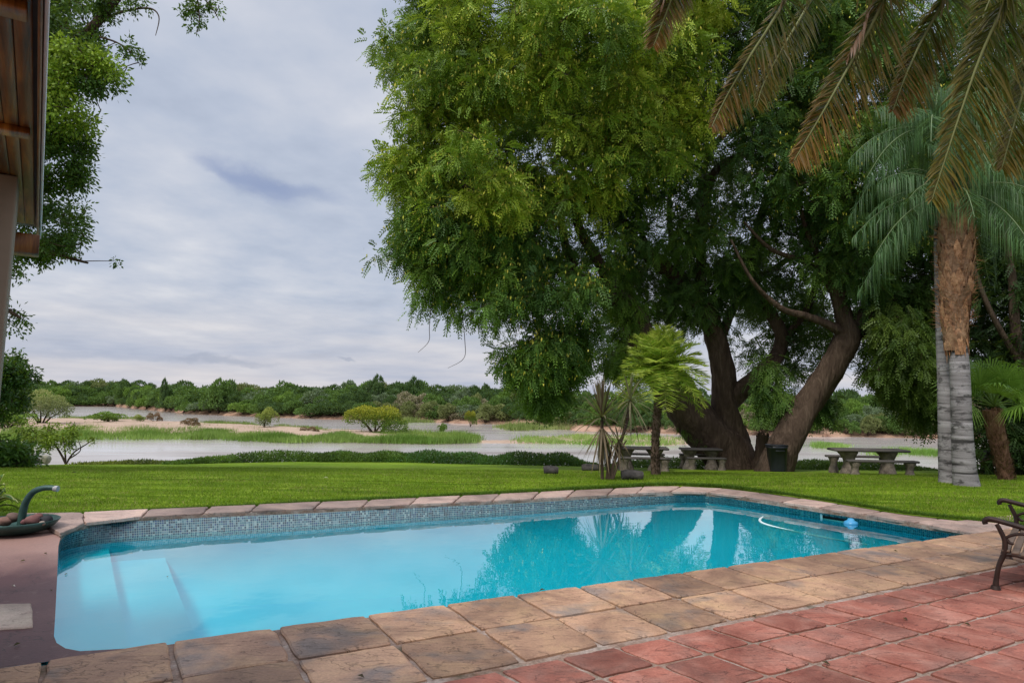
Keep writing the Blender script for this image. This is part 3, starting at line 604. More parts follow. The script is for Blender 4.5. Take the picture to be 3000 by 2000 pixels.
# ------------------------------------------------------------------ great tree crowns
def tree(name,limbs,regions,label,cat='tree',bark=BARK,twig=.035,mat=LEAF,seed=1,maxlink=6.,ropts=None,group=None,base=None):
    b=limbs[0][0][0];bp=base if base is not None else b
    e=empty(name,bp,label,cat,group);tb=MB();nodes=[];nr_=[]
    for pts,rad in limbs:
        rad=[q*.92 for q in rad];pts=[np.array(pts[0])]+[np.array(q)+rng.normal(size=3)*(min(.16,rr_*.45) if rr_<.28 else .05) for q,rr_ in zip(pts[1:],rad[1:])];tb.tube(pts,rad,16 if rad[0]>.15 else 8,rough=.17,sub=6)
        P=np.array(pts,float)
        for i in range(len(P)-1):
            for k in range(6):nodes.append(P[i]*(1-k/6)+P[i+1]*k/6);nr_.append(rad[i]*(1-k/6)+rad[i+1]*k/6)
    nodes=nodes[6:];nr_=nr_[6:]
    lb=MB();allc=[]
    for rg in regions:
        poly=rg['poly'];nbg=int(rg['boughs']*rg.get('k',1.25));per=rg.get('per',7);D0,T=rg['D'],rg['T'];sp_=rg.get('spread',.75)
        q=inside(poly,nbg);ed=edist(q,poly);wd=rg.get('edge',160.)
        s=rng.uniform(-1,1,nbg);s=np.sign(s)*np.abs(s)**.5;th=T*np.sqrt(np.clip(ed/wd,.04,1))
        C=np.array([at(x,y,D0+a*b_) for (x,y),a,b_ in zip(q,s,th)])
        cb=rng.uniform(0,1,nbg)
        for c,k_,qq in zip(C,cb,q):
            n_=max(1,int(rng.poisson(per)));P=c+nz(rng.normal(size=(n_,3)))*rng.uniform(.35,1.15,(n_,1))*np.array([sp_,sp_,sp_*.75])*1.25;
            pods=rg.get('pods',.0)
            for p in P: allc.append((p,k_*.65+rng.uniform(0,.35),rg,pods))
    Cs=np.array([a[0] for a in allc])
    # twigs: join every spray to the nearest wood
    nd=np.array(nodes);d0=np.array([np.min(np.linalg.norm(nd-c,axis=1)) for c in Cs]);order=np.argsort(d0)
    ND=np.zeros((len(nd)+len(Cs)*3,3));ND[:len(nd)]=nd;RD=np.zeros(len(ND));RD[:len(nd)]=nr_;cnt=len(nd)
    for i in order:
        c=Cs[i];dist=np.linalg.norm(ND[:cnt]-c,axis=1)+np.where(RD[:cnt]>.3,.6,0);j=int(np.argmin(dist));L=dist[j]
        if L>.25 and L<maxlink:
            r0=min(max(.012,RD[j]*.5),.012+.022*L+.01);a=ND[j];mid=(a+c)/2+rng.normal(size=3)*.12*L+np.array([0,0,.06*L])
            tb.tube([a,mid,c],[r0,r0*.7,.006],5 if r0<.05 else 7,sub=2,cap=False)
            ND[cnt]=mid;RD[cnt]=r0*.7;ND[cnt+1]=c;RD[cnt+1]=.012;cnt+=2
    # leaves
    for rg in regions:
        idx=[k for k,a in enumerate(allc) if a[2] is rg]
        if not idx:continue
        P0=Cs[idx];f=np.array([allc[k][1] for k in idx]);nl=int(rg.get('leaves',14)*(1 if rg.get('simple') else 1.35));cr=rg.get('cr',.42)
        P=np.repeat(P0,nl,0);ff=np.repeat(f,nl)[:,None];n_=len(P);D=rdir(n_,.15);P=P+D*rng.uniform(.0,cr,n_)[:,None]
        D=nz(D+rng.normal(size=(n_,3))*.4+np.array([0,0,-rg.get('down',.25)]))
        c0,c1,c2=[np.array(x) for x in rg['cols']]
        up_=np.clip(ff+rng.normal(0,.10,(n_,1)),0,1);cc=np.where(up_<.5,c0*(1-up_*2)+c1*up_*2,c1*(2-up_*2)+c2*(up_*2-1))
        if rg.get('simple'): diamonds(lb,P,D,rg.get('l',.1)*rng.uniform(.7,1.3,n_),rg.get('w',.045),cc)
        else: compound(lb,P,D,rg.get('L',.36)*rng.uniform(.7,1.2,n_),rg.get('pairs',6),rg.get('l',.105),rg.get('w',.060),cc,.35)
        if rg.get('pods',0)>0:
            sel=P0[(rng.uniform(0,1,len(P0))<rg['pods'])&(f>.2)];npd=16
            Q=np.repeat(sel,npd,0)+rng.normal(size=(len(sel)*npd,3))*.26;m_=len(Q)
            if m_:
                g_=rng.uniform(0,1,(m_,1));pc=np.array((.42,.45,.04))*(1-g_)+np.array((.66,.56,.10))*g_
                diamonds(lb,Q,nz(rng.normal(size=(m_,3))*.25+np.array([0,0,-1])),rng.uniform(.08,.14,m_),.045,pc)
    tb.build('trunk',bark,e,smooth=True);lb.build('crown',mat,e);return e
YA=26.2
def lim(pts,rads): # pts: (px,py,Y) ; radii in picture px
    return [at(*p) for p in pts],[r*p[2]/F for p,r in zip(pts,rads)]
gA=lp(2150,1372);YA=gA[1];dY=YA
A_l=[lim([(2150,1410,YA),(2130,1340,YA),(2078,1280,YA-.1),(2012,1190,YA-.3),(1962,1122,YA-.6),(1910,1035,YA-1.2),(1827,900,YA-2.2),(1693,814,YA-3),(1616,772,YA-3.4),(1480,700,YA-4),(1360,560,YA-4.4),(1290,400,YA-4.6)],[86,78,68,64,58,50,40,30,22,15,9,4]),
 lim([(2145,1410,YA),(2150,1290,YA+.1),(2122,1200,YA),(2120,1090,YA),(2100,975,YA-.2),(2055,890,YA-.5),(1950,800,YA-1),(1850,700,YA-1.6),(1800,560,YA-2),(1760,380,YA-2.4),(1720,180,YA-2.8),(1700,0,YA-3)],[50,46,40,37,33,28,24,20,17,13,9,5]),
 lim([(2125,1190,YA+.1),(2165,1146,YA),(2249,1093,YA-.2),(2290,1023,YA-.3),(2285,970,YA-.3),(2245,890,YA-.3),(2213,809,YA-.2),(2205,700,YA-.3),(2250,560,YA-.5),(2330,430,YA-.8),(2400,250,YA-1),(2420,60,YA-1)],[34,30,24,22,20,18,17,15,13,10,7,4]),
 lim([(1827,900,YA-2.2),(1740,760,YA-2.8),(1690,640,YA-3.2),(1700,480,YA-3.6),(1640,300,YA-4),(1560,120,YA-4.2)],[22,18,15,12,8,4]),
 lim([(1693,814,YA-3),(1650,700,YA-3.3),(1622,560,YA-3.5),(1527,500,YA-3.8),(1400,430,YA-4.2)],[15,13,11,8,4]),
 lim([(1622,560,YA-3.5),(1680,450,YA-3.6),(1700,330,YA-3.9)],[9,6,3]),
 lim([(1262,900,YA-5),(1258,960,YA-5),(1256,1000,YA-5),(1225,1032,YA-5)],[1.3,1.1,.9,.5]),lim([(1352,900,YA-4.8),(1362,1000,YA-4.8),(1358,1050,YA-4.8),(1312,1078,YA-4.8)],[1.3,1.1,.9,.5]),
 lim([(1616,772,YA-3.4),(1590,860,YA-3.6),(1580,960,YA-3.8),(1560,1080,YA-4)],[14,11,7,3]),
 lim([(2055,890,YA-.5),(2040,760,YA-.8),(2089,513,YA-1.3),(2200,437,YA-1.5),(2321,303,YA-1.7),(2380,150,YA-2)],[18,15,13,11,8,4]),
 lim([(2040,720,YA-.8),(2050,560,YA-1),(2085,446,YA-1.2),(2187,303,YA-1.5),(2200,120,YA-1.8)],[13,11,10,8,4])]
A_l+=[lim([(2286,1010,YA-.2),(2370,890,YA-.1),(2410,770,YA-.3),(2500,620,YA-.6),(2560,480,YA-.8)],[13,10,9,6,3]),lim([(2108,1000,YA-.2),(2170,880,YA+.2),(2280,780,YA+.2),(2420,700,YA)],[15,12,9,4]),lim([(2060,900,YA-.4),(1990,760,YA-.2),(1960,600,YA-.4),(1990,420,YA-.6)],[14,11,8,4]),lim([(1950,800,YA-1),(1880,660,YA-1.2),(1890,520,YA-1.4),(1850,350,YA-1.6)],[12,9,7,3])]
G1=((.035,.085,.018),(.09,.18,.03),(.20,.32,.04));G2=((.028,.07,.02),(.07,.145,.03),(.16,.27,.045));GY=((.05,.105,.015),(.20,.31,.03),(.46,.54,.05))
tree('shade_tree',A_l,[
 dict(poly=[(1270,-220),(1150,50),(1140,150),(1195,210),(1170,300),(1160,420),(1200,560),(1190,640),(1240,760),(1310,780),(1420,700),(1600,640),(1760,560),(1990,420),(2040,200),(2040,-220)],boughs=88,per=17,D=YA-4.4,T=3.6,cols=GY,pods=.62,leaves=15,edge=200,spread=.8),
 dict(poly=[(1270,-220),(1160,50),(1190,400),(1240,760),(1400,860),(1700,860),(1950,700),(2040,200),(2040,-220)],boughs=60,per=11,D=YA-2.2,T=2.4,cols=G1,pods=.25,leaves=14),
 dict(poly=[(1150,640),(1200,780),(1245,800),(1250,900),(1310,900),(1340,860),(1420,940),(1450,1040),(1530,1070),(1620,1080),(1700,1000),(1740,860),(1600,640),(1300,600)],boughs=40,per=12,D=YA-4.6,T=2.2,cols=G1,pods=.4,leaves=14,edge=120,spread=.6,down=.6),
 dict(poly=[(1520,1020),(1530,1120),(1560,1160),(1620,1165),(1690,1100),(1700,960),(1560,960)],boughs=18,per=6,D=YA-4.6,T=1.2,cols=G1,pods=.3,leaves=16,edge=60,spread=.4,down=.9),
 dict(poly=[(1560,1140),(1575,1200),(1600,1190),(1640,1150)],boughs=4,per=5,D=YA-4.6,T=.5,cols=G1,leaves=14,edge=60,spread=.25,down=1),
 dict(poly=[(1770,930),(1775,1060),(1830,1080),(1860,960),(1900,860),(1800,860)],boughs=10,per=6,D=YA-2.5,T=.8,cols=G1,leaves=14,edge=60,spread=.4,down=.8),
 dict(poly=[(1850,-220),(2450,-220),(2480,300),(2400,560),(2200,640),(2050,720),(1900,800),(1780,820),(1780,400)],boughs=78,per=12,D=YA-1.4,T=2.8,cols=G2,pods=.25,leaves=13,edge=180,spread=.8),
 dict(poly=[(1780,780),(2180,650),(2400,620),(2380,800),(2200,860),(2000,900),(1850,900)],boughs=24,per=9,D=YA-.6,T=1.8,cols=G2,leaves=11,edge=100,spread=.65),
 dict(poly=[(2170,900),(2420,860),(2440,1000),(2380,1080),(2310,1110),(2260,1060),(2180,1040)],boughs=15,per=7,D=YA+.9,T=1.,cols=G2,leaves=10,edge=70,spread=.6),
 dict(poly=[(1850,820),(2100,700),(2400,720),(2420,900),(2380,1010),(2300,960),(2180,1030),(2080,960),(1960,1040),(1880,980)],boughs=34,per=7,D=YA+.8,T=1.4,cols=G2,leaves=10,edge=80,spread=.7),
 dict(poly=[(1740,860),(1800,820),(1880,900),(1930,1060),(1860,1080),(1780,1000)],boughs=10,per=7,D=YA-.5,T=.8,cols=G1,leaves=11,edge=60,spread=.5),
 dict(poly=[(2010,1230),(2060,1290),(2075,1320),(2040,1300),(1995,1250)],boughs=3,per=4,D=YA-.4,T=.2,cols=((.05,.11,.02),(.09,.17,.02),(.15,.25,.03)),leaves=10,spread=.18,edge=40,cr=.25,down=1,L=.2,l=.07,w=.025),
],'great spreading tree with yellow pods and a forked trunk beside the small palm')
gB=lp(2290,1378);YB_=gB[1]
B_l=[lim([(2262,1412,YB_),(2276,1345,YB_),(2353,1206,YB_-.1),(2430,1091,YB_-.2),(2485,985,YB_-.3),(2475,930,YB_-.3),(2452,840,YB_-.3),(2440,760,YB_-.4),(2460,640,YB_-.6),(2500,480,YB_-.8),(2540,300,YB_-1),(2560,100,YB_-1.2)],[62,50,42,40,38,28,22,18,15,11,8,4]),
 lim([(2468,930,YB_-.3),(2478,850,YB_-.4),(2539,749,YB_-.6),(2619,691,YB_-.9),(2690,640,YB_-1.1),(2780,560,YB_-1.4)],[24,19,16,13,9,5]),
 lim([(2500,955,YB_-.3),(2587,883,YB_-.5),(2683,825,YB_-.8),(2790,780,YB_-1),(2900,700,YB_-1.2)],[22,18,14,9,5]),
 lim([(2515,985,YB_-.3),(2571,946,YB_-.2),(2715,892,YB_-.1),(2850,850,YB_)],[17,15,11,6]),
 lim([(2480,980,YB_-.3),(2421,953,YB_-.5),(2350,925,YB_-.7),(2290,900,YB_-.9),(2200,820,YB_-1.2),(2140,700,YB_-1.5)],[18,13,11,9,6,3]),
 lim([(2450,800,YB_-.4),(2491,670,YB_-.8),(2558,603,YB_-1),(2670,527,YB_-1.3),(2760,400,YB_-1.6)],[13,11,10,8,4]),
 lim([(2460,860,YB_-.3),(2380,700,YB_-.8),(2330,560,YB_-1)],[11,8,5])]
B_l+=[lim([(2485,970,YB_-.3),(2590,820,YB_-.4),(2690,640,YB_-.7),(2750,450,YB_-1)],[15,12,9,4]),lim([(2452,850,YB_-.3),(2360,770,YB_-.6),(2260,735,YB_-.9),(2180,650,YB_-1.2)],[11,9,7,3]),lim([(2475,900,YB_-.3),(2400,800,YB_-.2),(2390,660,YB_-.3),(2430,520,YB_-.5)],[11,9,6,3])]
tree('shade_tree',B_l,[
 dict(poly=[(2250,-220),(3150,-220),(3150,350),(3000,560),(2780,700),(2560,760),(2380,640),(2250,500)],boughs=105,per=12,D=YB_-1.2,T=2.8,cols=G2,pods=.3,leaves=13,edge=180,spread=.85),
 dict(poly=[(2300,600),(2760,560),(2760,820),(2600,900),(2520,860),(2380,800)],boughs=34,per=9,D=YB_-.4,T=1.6,cols=G2,leaves=11,edge=100,spread=.6),
 dict(poly=[(2500,880),(2740,840),(2760,980),(2640,1060),(2560,1080),(2520,1000)],boughs=22,per=7,D=YB_+.6,T=1.2,cols=G2,leaves=11,edge=80,spread=.6),
 dict(poly=[(2530,900),(2740,850),(2780,1080),(2770,1230),(2700,1235),(2640,1190),(2560,1080)],boughs=44,per=7,D=YB_-.6,T=1.6,cols=((.035,.07,.012),(.07,.12,.02),(.12,.18,.03)),leaves=15,edge=80,spread=.42,down=1.1),
 dict(poly=[(2240,1070),(2310,1080),(2300,1180),(2280,1230),(2250,1210),(2230,1150)],boughs=7,per=6,D=YB_+.6,T=.8,cols=G2,leaves=13,edge=60,spread=.35,down=1),
 dict(poly=[(2395,1140),(2460,1150),(2440,1230),(2400,1220)],boughs=4,per=5,D=YB_+.6,T=.4,cols=G2,leaves=12,edge=60,spread=.3,down=1),
],'leaning tree with a thick trunk sloping right behind the black bin')
# dark trees filling the right background
gC=lp(3040,1395)
tree('background_tree',[lim([(3040,1400,gC[1]),(3020,1200,gC[1]),(3000,1000,gC[1]),(2960,800,gC[1]),(2930,600,gC[1])],[22,20,16,12,6]),lim([(3010,1100,gC[1]),(2900,900,gC[1]),(2840,760,gC[1])],[12,8,5])],[
 dict(poly=[(2830,480),(3200,450),(3200,1400),(2990,1385),(2900,1330),(2860,1150),(2840,900)],boughs=95,per=8,D=gC[1]+2.2,T=2.2,cols=((.012,.03,.010),(.025,.055,.015),(.05,.10,.02)),leaves=14,edge=80,spread=.7)],
 'dense dark green tree at the right edge behind the fan palm',bark=BARKD,mat=LEAFD)
# left tree behind the house
SG=((.03,.07,.015),(.06,.13,.02),(.13,.24,.025))
YL=14.
tree('leafy_tree',[lim([(-420,1420,YL),(-400,1000,YL),(-300,600,YL),(-60,350,YL),(100,200,YL-.2),(230,110,YL-.4),(300,40,YL-.5),(360,-30,YL-.6),(480,-160,YL-.8)],[60,55,45,30,22,17,13,11,7]),lim([(-300,600,YL),(0,700,YL),(150,740,YL),(260,770,YL)],[24,15,8,3]),lim([(-300,640,YL),(-50,860,YL),(60,930,YL)],[18,10,4]),lim([(250,85,YL-.4),(340,40,YL-.5),(430,25,YL-.5),(465,50,YL-.5),(455,105,YL-.5)],[5,4,3,2,1]),lim([(330,-10,YL-.5),(450,-60,YL-.6),(560,-40,YL-.7),(585,50,YL-.7),(575,100,YL-.7)],[6,5,3,2,1]),lim([(250,100,YL-.4),(330,120,YL-.5),(380,150,YL-.5),(410,190,YL-.5)],[4,3,2,1]),lim([(560,-40,YL-.7),(620,20,YL-.7),(640,60,YL-.7)],[3,2,1])],[
 dict(poly=[(-300,-150),(250,-150),(290,40),(325,120),(330,200),(345,260),(310,300),(345,340),(310,400),(250,430),(235,520),(100,560),(-300,560)],boughs=110,per=8,D=YL,T=1.6,cols=SG,simple=True,l=.09,w=.042,leaves=80,edge=110,spread=.30,cr=.26),
 dict(poly=[(100,170),(270,60),(300,200),(240,330),(250,420),(110,470)],boughs=20,per=7,D=YL-1.2,T=.5,cols=((.08,.15,.015),(.17,.28,.02),(.30,.40,.03)),simple=True,l=.09,w=.042,leaves=60,edge=60,spread=.25,cr=.25),
 dict(poly=[(-300,540),(235,520),(280,600),(270,650),(215,690),(270,740),(240,770),(150,755),(80,730),(-300,760)],boughs=42,per=7,D=YL,T=1.1,cols=SG,simple=True,l=.09,w=.042,leaves=54,edge=90,spread=.26,cr=.22),
 dict(poly=[(-200,740),(70,740),(60,820),(50,880),(75,930),(60,960),(-200,1010)],boughs=20,per=6,D=YL,T=.8,cols=SG,simple=True,l=.085,w=.04,leaves=26,edge=60,spread=.22,cr=.2),
 dict(poly=[(330,765),(350,760),(368,762),(340,772)],boughs=2,per=2,D=YL,T=.05,cols=SG,simple=True,l=.08,w=.04,leaves=14,spread=.05,cr=.1),
 dict(poly=[(250,-20),(440,-30),(460,10),(330,40),(290,60)],boughs=12,per=4,D=YL-.5,T=.3,cols=SG,simple=True,l=.075,w=.035,leaves=22,spread=.15,cr=.18),
 dict(poly=[(330,110),(400,120),(430,190),(400,195),(360,160)],boughs=7,per=3,D=YL-.5,T=.1,cols=SG,simple=True,l=.075,w=.035,leaves=18,spread=.08,cr=.12),
 dict(poly=[(500,-40),(640,-40),(645,30),(600,60),(560,50),(520,10)],boughs=12,per=3,D=YL-.7,T=.2,cols=SG,simple=True,l=.075,w=.035,leaves=18,spread=.12,cr=.14),
 dict(poly=[(555,60),(590,60),(585,110),(560,105)],boughs=3,per=3,D=YL-.7,T=.05,cols=SG,simple=True,l=.075,w=.035,leaves=12,spread=.05,cr=.1)],
 'tall leafy tree behind the wooden roof at the left edge',maxlink=3.)
YD=17.
tree('dark_shrub',[lim([(-100,1400,YD),(-60,1200,YD),(10,1120,YD)],[30,20,8])],[
 dict(poly=[(-250,1060),(30,1050),(75,1080),(90,1110),(85,1170),(50,1200),(0,1215),(-250,1230)],boughs=70,per=7,D=YD,T=1.0,cols=((.015,.05,.01),(.03,.085,.015),(.06,.14,.02)),simple=True,l=.10,w=.05,leaves=34,edge=50,spread=.20,cr=.2),
 dict(poly=[(100,1105),(130,1098),(134,1110),(108,1118)],boughs=2,per=3,D=YD,T=.05,cols=SG,simple=True,l=.08,w=.04,leaves=12,spread=.05,cr=.1)],
 'dark green rounded shrub at the left edge above the river','shrub',bark=BARKD)
gU=lp(20,1368)
tree('undergrowth_shrub',[lim([(-60,1375,gU[1]),(-40,1320,gU[1]),(0,1290,gU[1])],[12,8,4])],[
 dict(poly=[(-250,1270),(-20,1282),(15,1300),(60,1330),(95,1345),(60,1365),(-250,1372)],boughs=40,per=6,D=gU[1],T=.8,cols=((.02,.06,.012),(.05,.12,.02),(.10,.20,.03)),simple=True,l=.13,w=.06,leaves=26,edge=40,spread=.25,cr=.25)],
 'low tangled green shrub at the left end of the lawn edge','shrub',bark=BARKD)
gS=lp(194,1357);YS=gS[1]
tree('sapling',[lim([(194,1360,YS),(175,1325,YS),(150,1290,YS),(120,1270,YS)],[4,3,2,1]),lim([(194,1358,YS),(215,1325,YS),(255,1300,YS),(275,1285,YS)],[3,2.4,1.6,1]),lim([(192,1350,YS),(190,1310,YS),(180,1270,YS)],[3,2,1]),lim([(200,1345,YS),(235,1320,YS),(230,1290,YS)],[2.5,1.6,1])],[
 dict(poly=[(55,1262),(110,1252),(115,1300),(70,1325),(45,1310)],boughs=12,per=5,D=YS,T=.3,cols=((.09,.15,.015),(.15,.22,.02),(.24,.30,.03)),simple=True,l=.10,w=.045,leaves=14,edge=40,spread=.15,cr=.2),
 dict(poly=[(125,1300),(135,1252),(240,1250),(255,1268),(215,1290),(170,1300),(150,1318)],boughs=17,per=5,D=YS,T=.35,cols=((.09,.15,.015),(.15,.22,.02),(.24,.30,.03)),simple=True,l=.10,w=.045,leaves=12,edge=40,spread=.15,cr=.2),
 dict(poly=[(170,1300),(225,1295),(210,1320),(180,1325)],boughs=4,per=4,D=YS,T=.2,cols=((.06,.12,.015),(.12,.19,.02),(.2,.27,.03)),simple=True,l=.09,w=.04,leaves=9,edge=40,spread=.12,cr=.15),
 dict(poly=[(258,1305),(250,1315),(272,1275),(282,1288)],boughs=3,per=3,D=YS,T=.1,cols=((.09,.15,.015),(.15,.22,.02),(.24,.30,.03)),simple=True,l=.09,w=.04,leaves=10,edge=40,spread=.08,cr=.15)],
 'sprawling thin yellow green sapling at the lawn edge','sapling',bark=BARKD)
# ------------------------------------------------------------------ palms
def frond(mb,P,Lf,nl,width,c0,c1,hang=.5,fwd=.5,rach=.018,rc=(.20,.22,.07),tipc=None,both=(1,1),seed=0,vup=(0,0,1),fill=.92,jit=.07,gap=0.,lv=.85,face=.5):
    """pinnate palm leaf along the points P"""
    r_=np.random.default_rng(seed);P=np.array(P,float);Q=[]
    for i in range(len(P)-1):
        p0=P[max(i-1,0)];p1=P[i];p2=P[i+1];p3=P[min(i+2,len(P)-1)]
        for k in range(8):
            t_=k/8;Q.append(.5*((2*p1)+(-p0+p2)*t_+(2*p0-5*p1+4*p2-p3)*t_*t_+(-p0+3*p1-3*p2+p3)*t_**3))
    Q.append(P[-1]);Q=np.array(Q);T=nz(np.gradient(Q,axis=0))
    mb.tube(Q,np.linspace(rach,rach*.2,len(Q)),5,sub=1,col_=rc,cap=False)
    t_=np.linspace(1-fill,1,nl);ix=t_*(len(Q)-1);i0=np.clip(ix.astype(int),0,len(Q)-2);fr_=(ix-i0)[:,None]
    B=Q[i0]*(1-fr_)+Q[i0+1]*fr_;Tt=T[i0];u_=nz(np.broadcast_to(np.array(vup,float),Tt.shape));S=nz(np.cross(Tt,u_))
    env=(np.sin(np.clip((t_-(1-fill))/fill*.86+.12,0,1)*math.pi)**.6)[:,None]
    for sg,k in ((-1,both[0]),(1,both[1])):
        if k==0:continue
        drop_=(r_.uniform(0,1,(nl,1))>gap)*1.0+1e-3
        d=nz(Tt*fwd+sg*S*.9+u_*.15+r_.normal(size=B.shape)*jit);L=Lf*env*k*r_.uniform(lv,1.1,(nl,1))*drop_
        m1=B+d*L*.5+np.array([0,0,-1])*L*hang*.22;tp=B+d*L*(1-.25*hang)+np.array([0,0,-1])*L*hang*.75
        wv=nz(np.cross(d,r_.normal(size=B.shape)*face+u_))*width*.5
        f=r_.uniform(0,1,(nl,1));cc=np.array(c0)*(1-f)+np.array(c1)*f
        if tipc is not None: g_=np.clip((t_[:,None]-.55)*1.6+r_.normal(0,.2,(nl,1)),0,1);cc=cc*(1-g_)+np.array(tipc)*g_
        V=np.stack([B-wv*.5,B+wv*.5,m1+wv,m1-wv,tp],1).reshape(-1,3);ii=np.arange(nl)*5
        mb.add(V,np.stack([ii,ii+1,ii+2,ii+3],1),cc);o=MB
        mb.Ft.append(np.stack([ii+3,ii+2,ii+4],1)+mb.n-len(V));mb.ct.append(cc if tipc is None else cc*.7+np.array(tipc)*.3)
# overhead date palm: its trunk stands right of the frame, the dying lower fronds hang into view
dp=empty('date_palm',(6.4,4.6,0),'date palm overhead whose olive and brown fronds hang into the top right corner','palm')
tb=MB();tb.tube([(6.4,4.6,-.1),(6.4,4.55,2.),(6.35,4.5,4.2),(6.3,4.5,6.3)],[.42,.34,.30,.36],16,rough=.12,sub=8);tb.build('trunk',BARKD,dp,smooth=True)
YP=5.0
FR=[([(2080,-330,4.7),(2010,-120,4.9),(1955,30,5.),(1915,135,5.05)],.26,.9,1.),
 ([(2420,-250,4.6),(2300,0,4.8),(2195,170,4.9),(2125,290,5.),(2085,372,5.)],.30,1.0,.45),
 ([(2480,-220,5.2),(2375,0,5.3),(2300,130,5.3),(2240,240,5.35),(2216,312,5.35)],.28,.9,.4),
 ([(2700,-260,4.2),(2600,-20,4.4),(2500,170,4.5),(2410,330,4.55),(2325,472,4.6)],.40,1.0,.55),
 ([(2640,-240,4.8),(2590,-20,4.9),(2530,120,5.),(2500,240,5.)],.16,.6,.6),
 ([(2860,-220,4.5),(2770,-10,4.6),(2700,120,4.7),(2650,230,4.7),(2615,325,4.7)],.34,1.0,.55),
 ([(3060,-260,4.1),(2950,-10,4.3),(2870,170,4.4),(2800,370,4.45),(2730,585,4.5)],.48,1.0,.55),
 ([(3200,-160,4.4),(3080,60,4.5),(3010,230,4.6),(2965,380,4.6),(2935,492,4.6)],.40,1.0,.6),
 ([(3260,-60,4.9),(3100,0,4.9),(3010,110,5.),(2960,40,5.)][:3],.34,1.0,.8),
 ([(3150,-320,5.2),(3000,-150,5.2),(2900,0,5.3),(2850,150,5.3)],.36,1.,.8)]
for i,(pts,Lf,a,b) in enumerate(FR):
    mb=MB();P=[np.array([6.25,4.5,6.1])]+[at(*p) for p in pts];dry=i in(0,1,3,5)
    frond(mb,P,Lf,300 if Lf>.25 else 160,.0125,(.028,.036,.006),(.07,.068,.010),hang=.45,fwd=.8,rach=.022,rc=(.22,.24,.09),tipc=(.22,.10,.025) if dry else (.17,.115,.02),both=(a,b),gap=.10,lv=.68,jit=.13,seed=i,fill=.93,vup=(0.1,-.8,.35))
    if i in (0,3):   # shrivelled brown leaflets beside the rib
        frond(mb,[p+np.array([-.03,.02,.02]) for p in P[:4]],.24,50,.02,(.15,.08,.05),(.22,.13,.08),hang=1.2,fwd=.9,rach=.01,seed=50+i)
    mb.build('frond',PALM,dp)
# tall twin palms
gP=lp(2828,1420);gP2=lp(2788,1410);yp=gP[1];yp2=gP2[1]
t=NT('palm_trunk');p=t.pos();pz=t.n('SeparateXYZ',{0:p}).outputs[2];ns=t.noise(3.,4,.6,t.map(p,(1,1,1)));
rg=t.noise(1.,3,.6,t.map(p,(.6,.6,9.)),.4);bl=t.noise(2.,5,.65,t.map(p,(1.6,1.6,3.2)));fn=t.noise(40,4,.7,t.map(p,(1,1,3)))
c=t.ramp(rg,[(.34,(.03,.028,.028)),(.42,(.19,.175,.18)),(.65,(.34,.32,.33))]);c=t.mix(t.ramp(bl,[(.53,0.),(.63,.85)]),c,(.045,.042,.042));c=t.mix(1.,c,t.ramp(fn,[(.3,.8),(.7,1.15)]),'MULTIPLY')
PTR=t.fin(t.bsdf(c,.85,t.bump(t.math('ADD',rg,t.math('MULTIPLY',fn,.2)),.7,.04),.2))
FIB=simple('palm_fibre',(.20,.12,.08),(.50,.37,.27),9,.9,.9,.05,tint=True)
def tallpalm(name,cx,label,Y,wid,ytop,bootlen,group=None):
    b=at(cx[0][0],cx[0][1]+8,Y);e=empty(name,b,label,'palm');tb=MB()
    pts=[at(x,y,Y) for x,y in cx];rad=[w_/2*Y/F for w_ in wid];tb.tube(pts,rad,20,rough=.02,sub=10);tb.build('trunk',PTR,e,smooth=True)
    return e,pts
e1,pt=tallpalm('tall_palm',[(2832,1424),(2826,1380),(2818,1250),(2812,1100),(2804,960),(2800,800),(2800,640),(2800,540)],'tall palm in front with a peeling brown fibrous neck',yp,[72,62,54,52,50,50,50,44],540,0)
# peeling boots: overlapping pointed husks that flare up around the neck
bt=MB();k=0
for y in np.linspace(1040,560,38):
    for j in range(7):
        a=j*.9+k*1.37;k+=1;r0=(25+15*math.sin(max(0,min(1,(1000-y)/440))*math.pi*.8))*yp/F;c=at(2801+random.uniform(-3,3),y,yp);dn=np.array([math.cos(a),math.sin(a),0]);sd_=np.array([-dn[1],dn[0],0])
        L=random.uniform(.28,.62);wv=random.uniform(.07,.13);p0=c+dn*r0;p1=p0+dn*random.uniform(.0,.05)+np.array([0,0,L*.5]);p2=p1+dn*random.uniform(-.04,.07)+np.array([0,0,L*.5])
        g_=random.random();cc=np.array((.30,.26,.22))*(1-g_)+np.array((.62,.48,.36))*g_
        V=[p0-sd_*wv,p0+sd_*wv,p1+sd_*wv*.8+dn*.01,p1-sd_*wv*.8+dn*.01,p2+sd_*wv*.15,p2-sd_*wv*.15];bt.add(V,[(0,1,2,3),(3,2,4,5)],cc)
bt.tube([at(2802,1005,yp),at(2801,930,yp),at(2800,800,yp),at(2802,680,yp),at(2802,560,yp)],[r*yp/F for r in (25,29,36,36,26)],14,rough=.12,col_=(.5,.45,.4),sub=6)
for j in range(70):
    a=j*.37;dn=np.array([math.cos(a),math.sin(a),0]);sd_=np.array([-dn[1],dn[0],0]);y_=random.uniform(960,1015);c=at(2803,y_,yp);r0=random.uniform(26,29)*yp/F;L=random.uniform(.12,.45);wv=random.uniform(.03,.07);p0=c+dn*r0
    g_=random.random();cc=np.array((.20,.17,.14))*(1-g_)+np.array((.60,.42,.28))*g_;bt.add([p0-sd_*wv,p0+sd_*wv,p0+dn*random.uniform(0,.03)+sd_*random.uniform(-.03,.03)-np.array([0,0,L])],[(0,1,2)],cc)
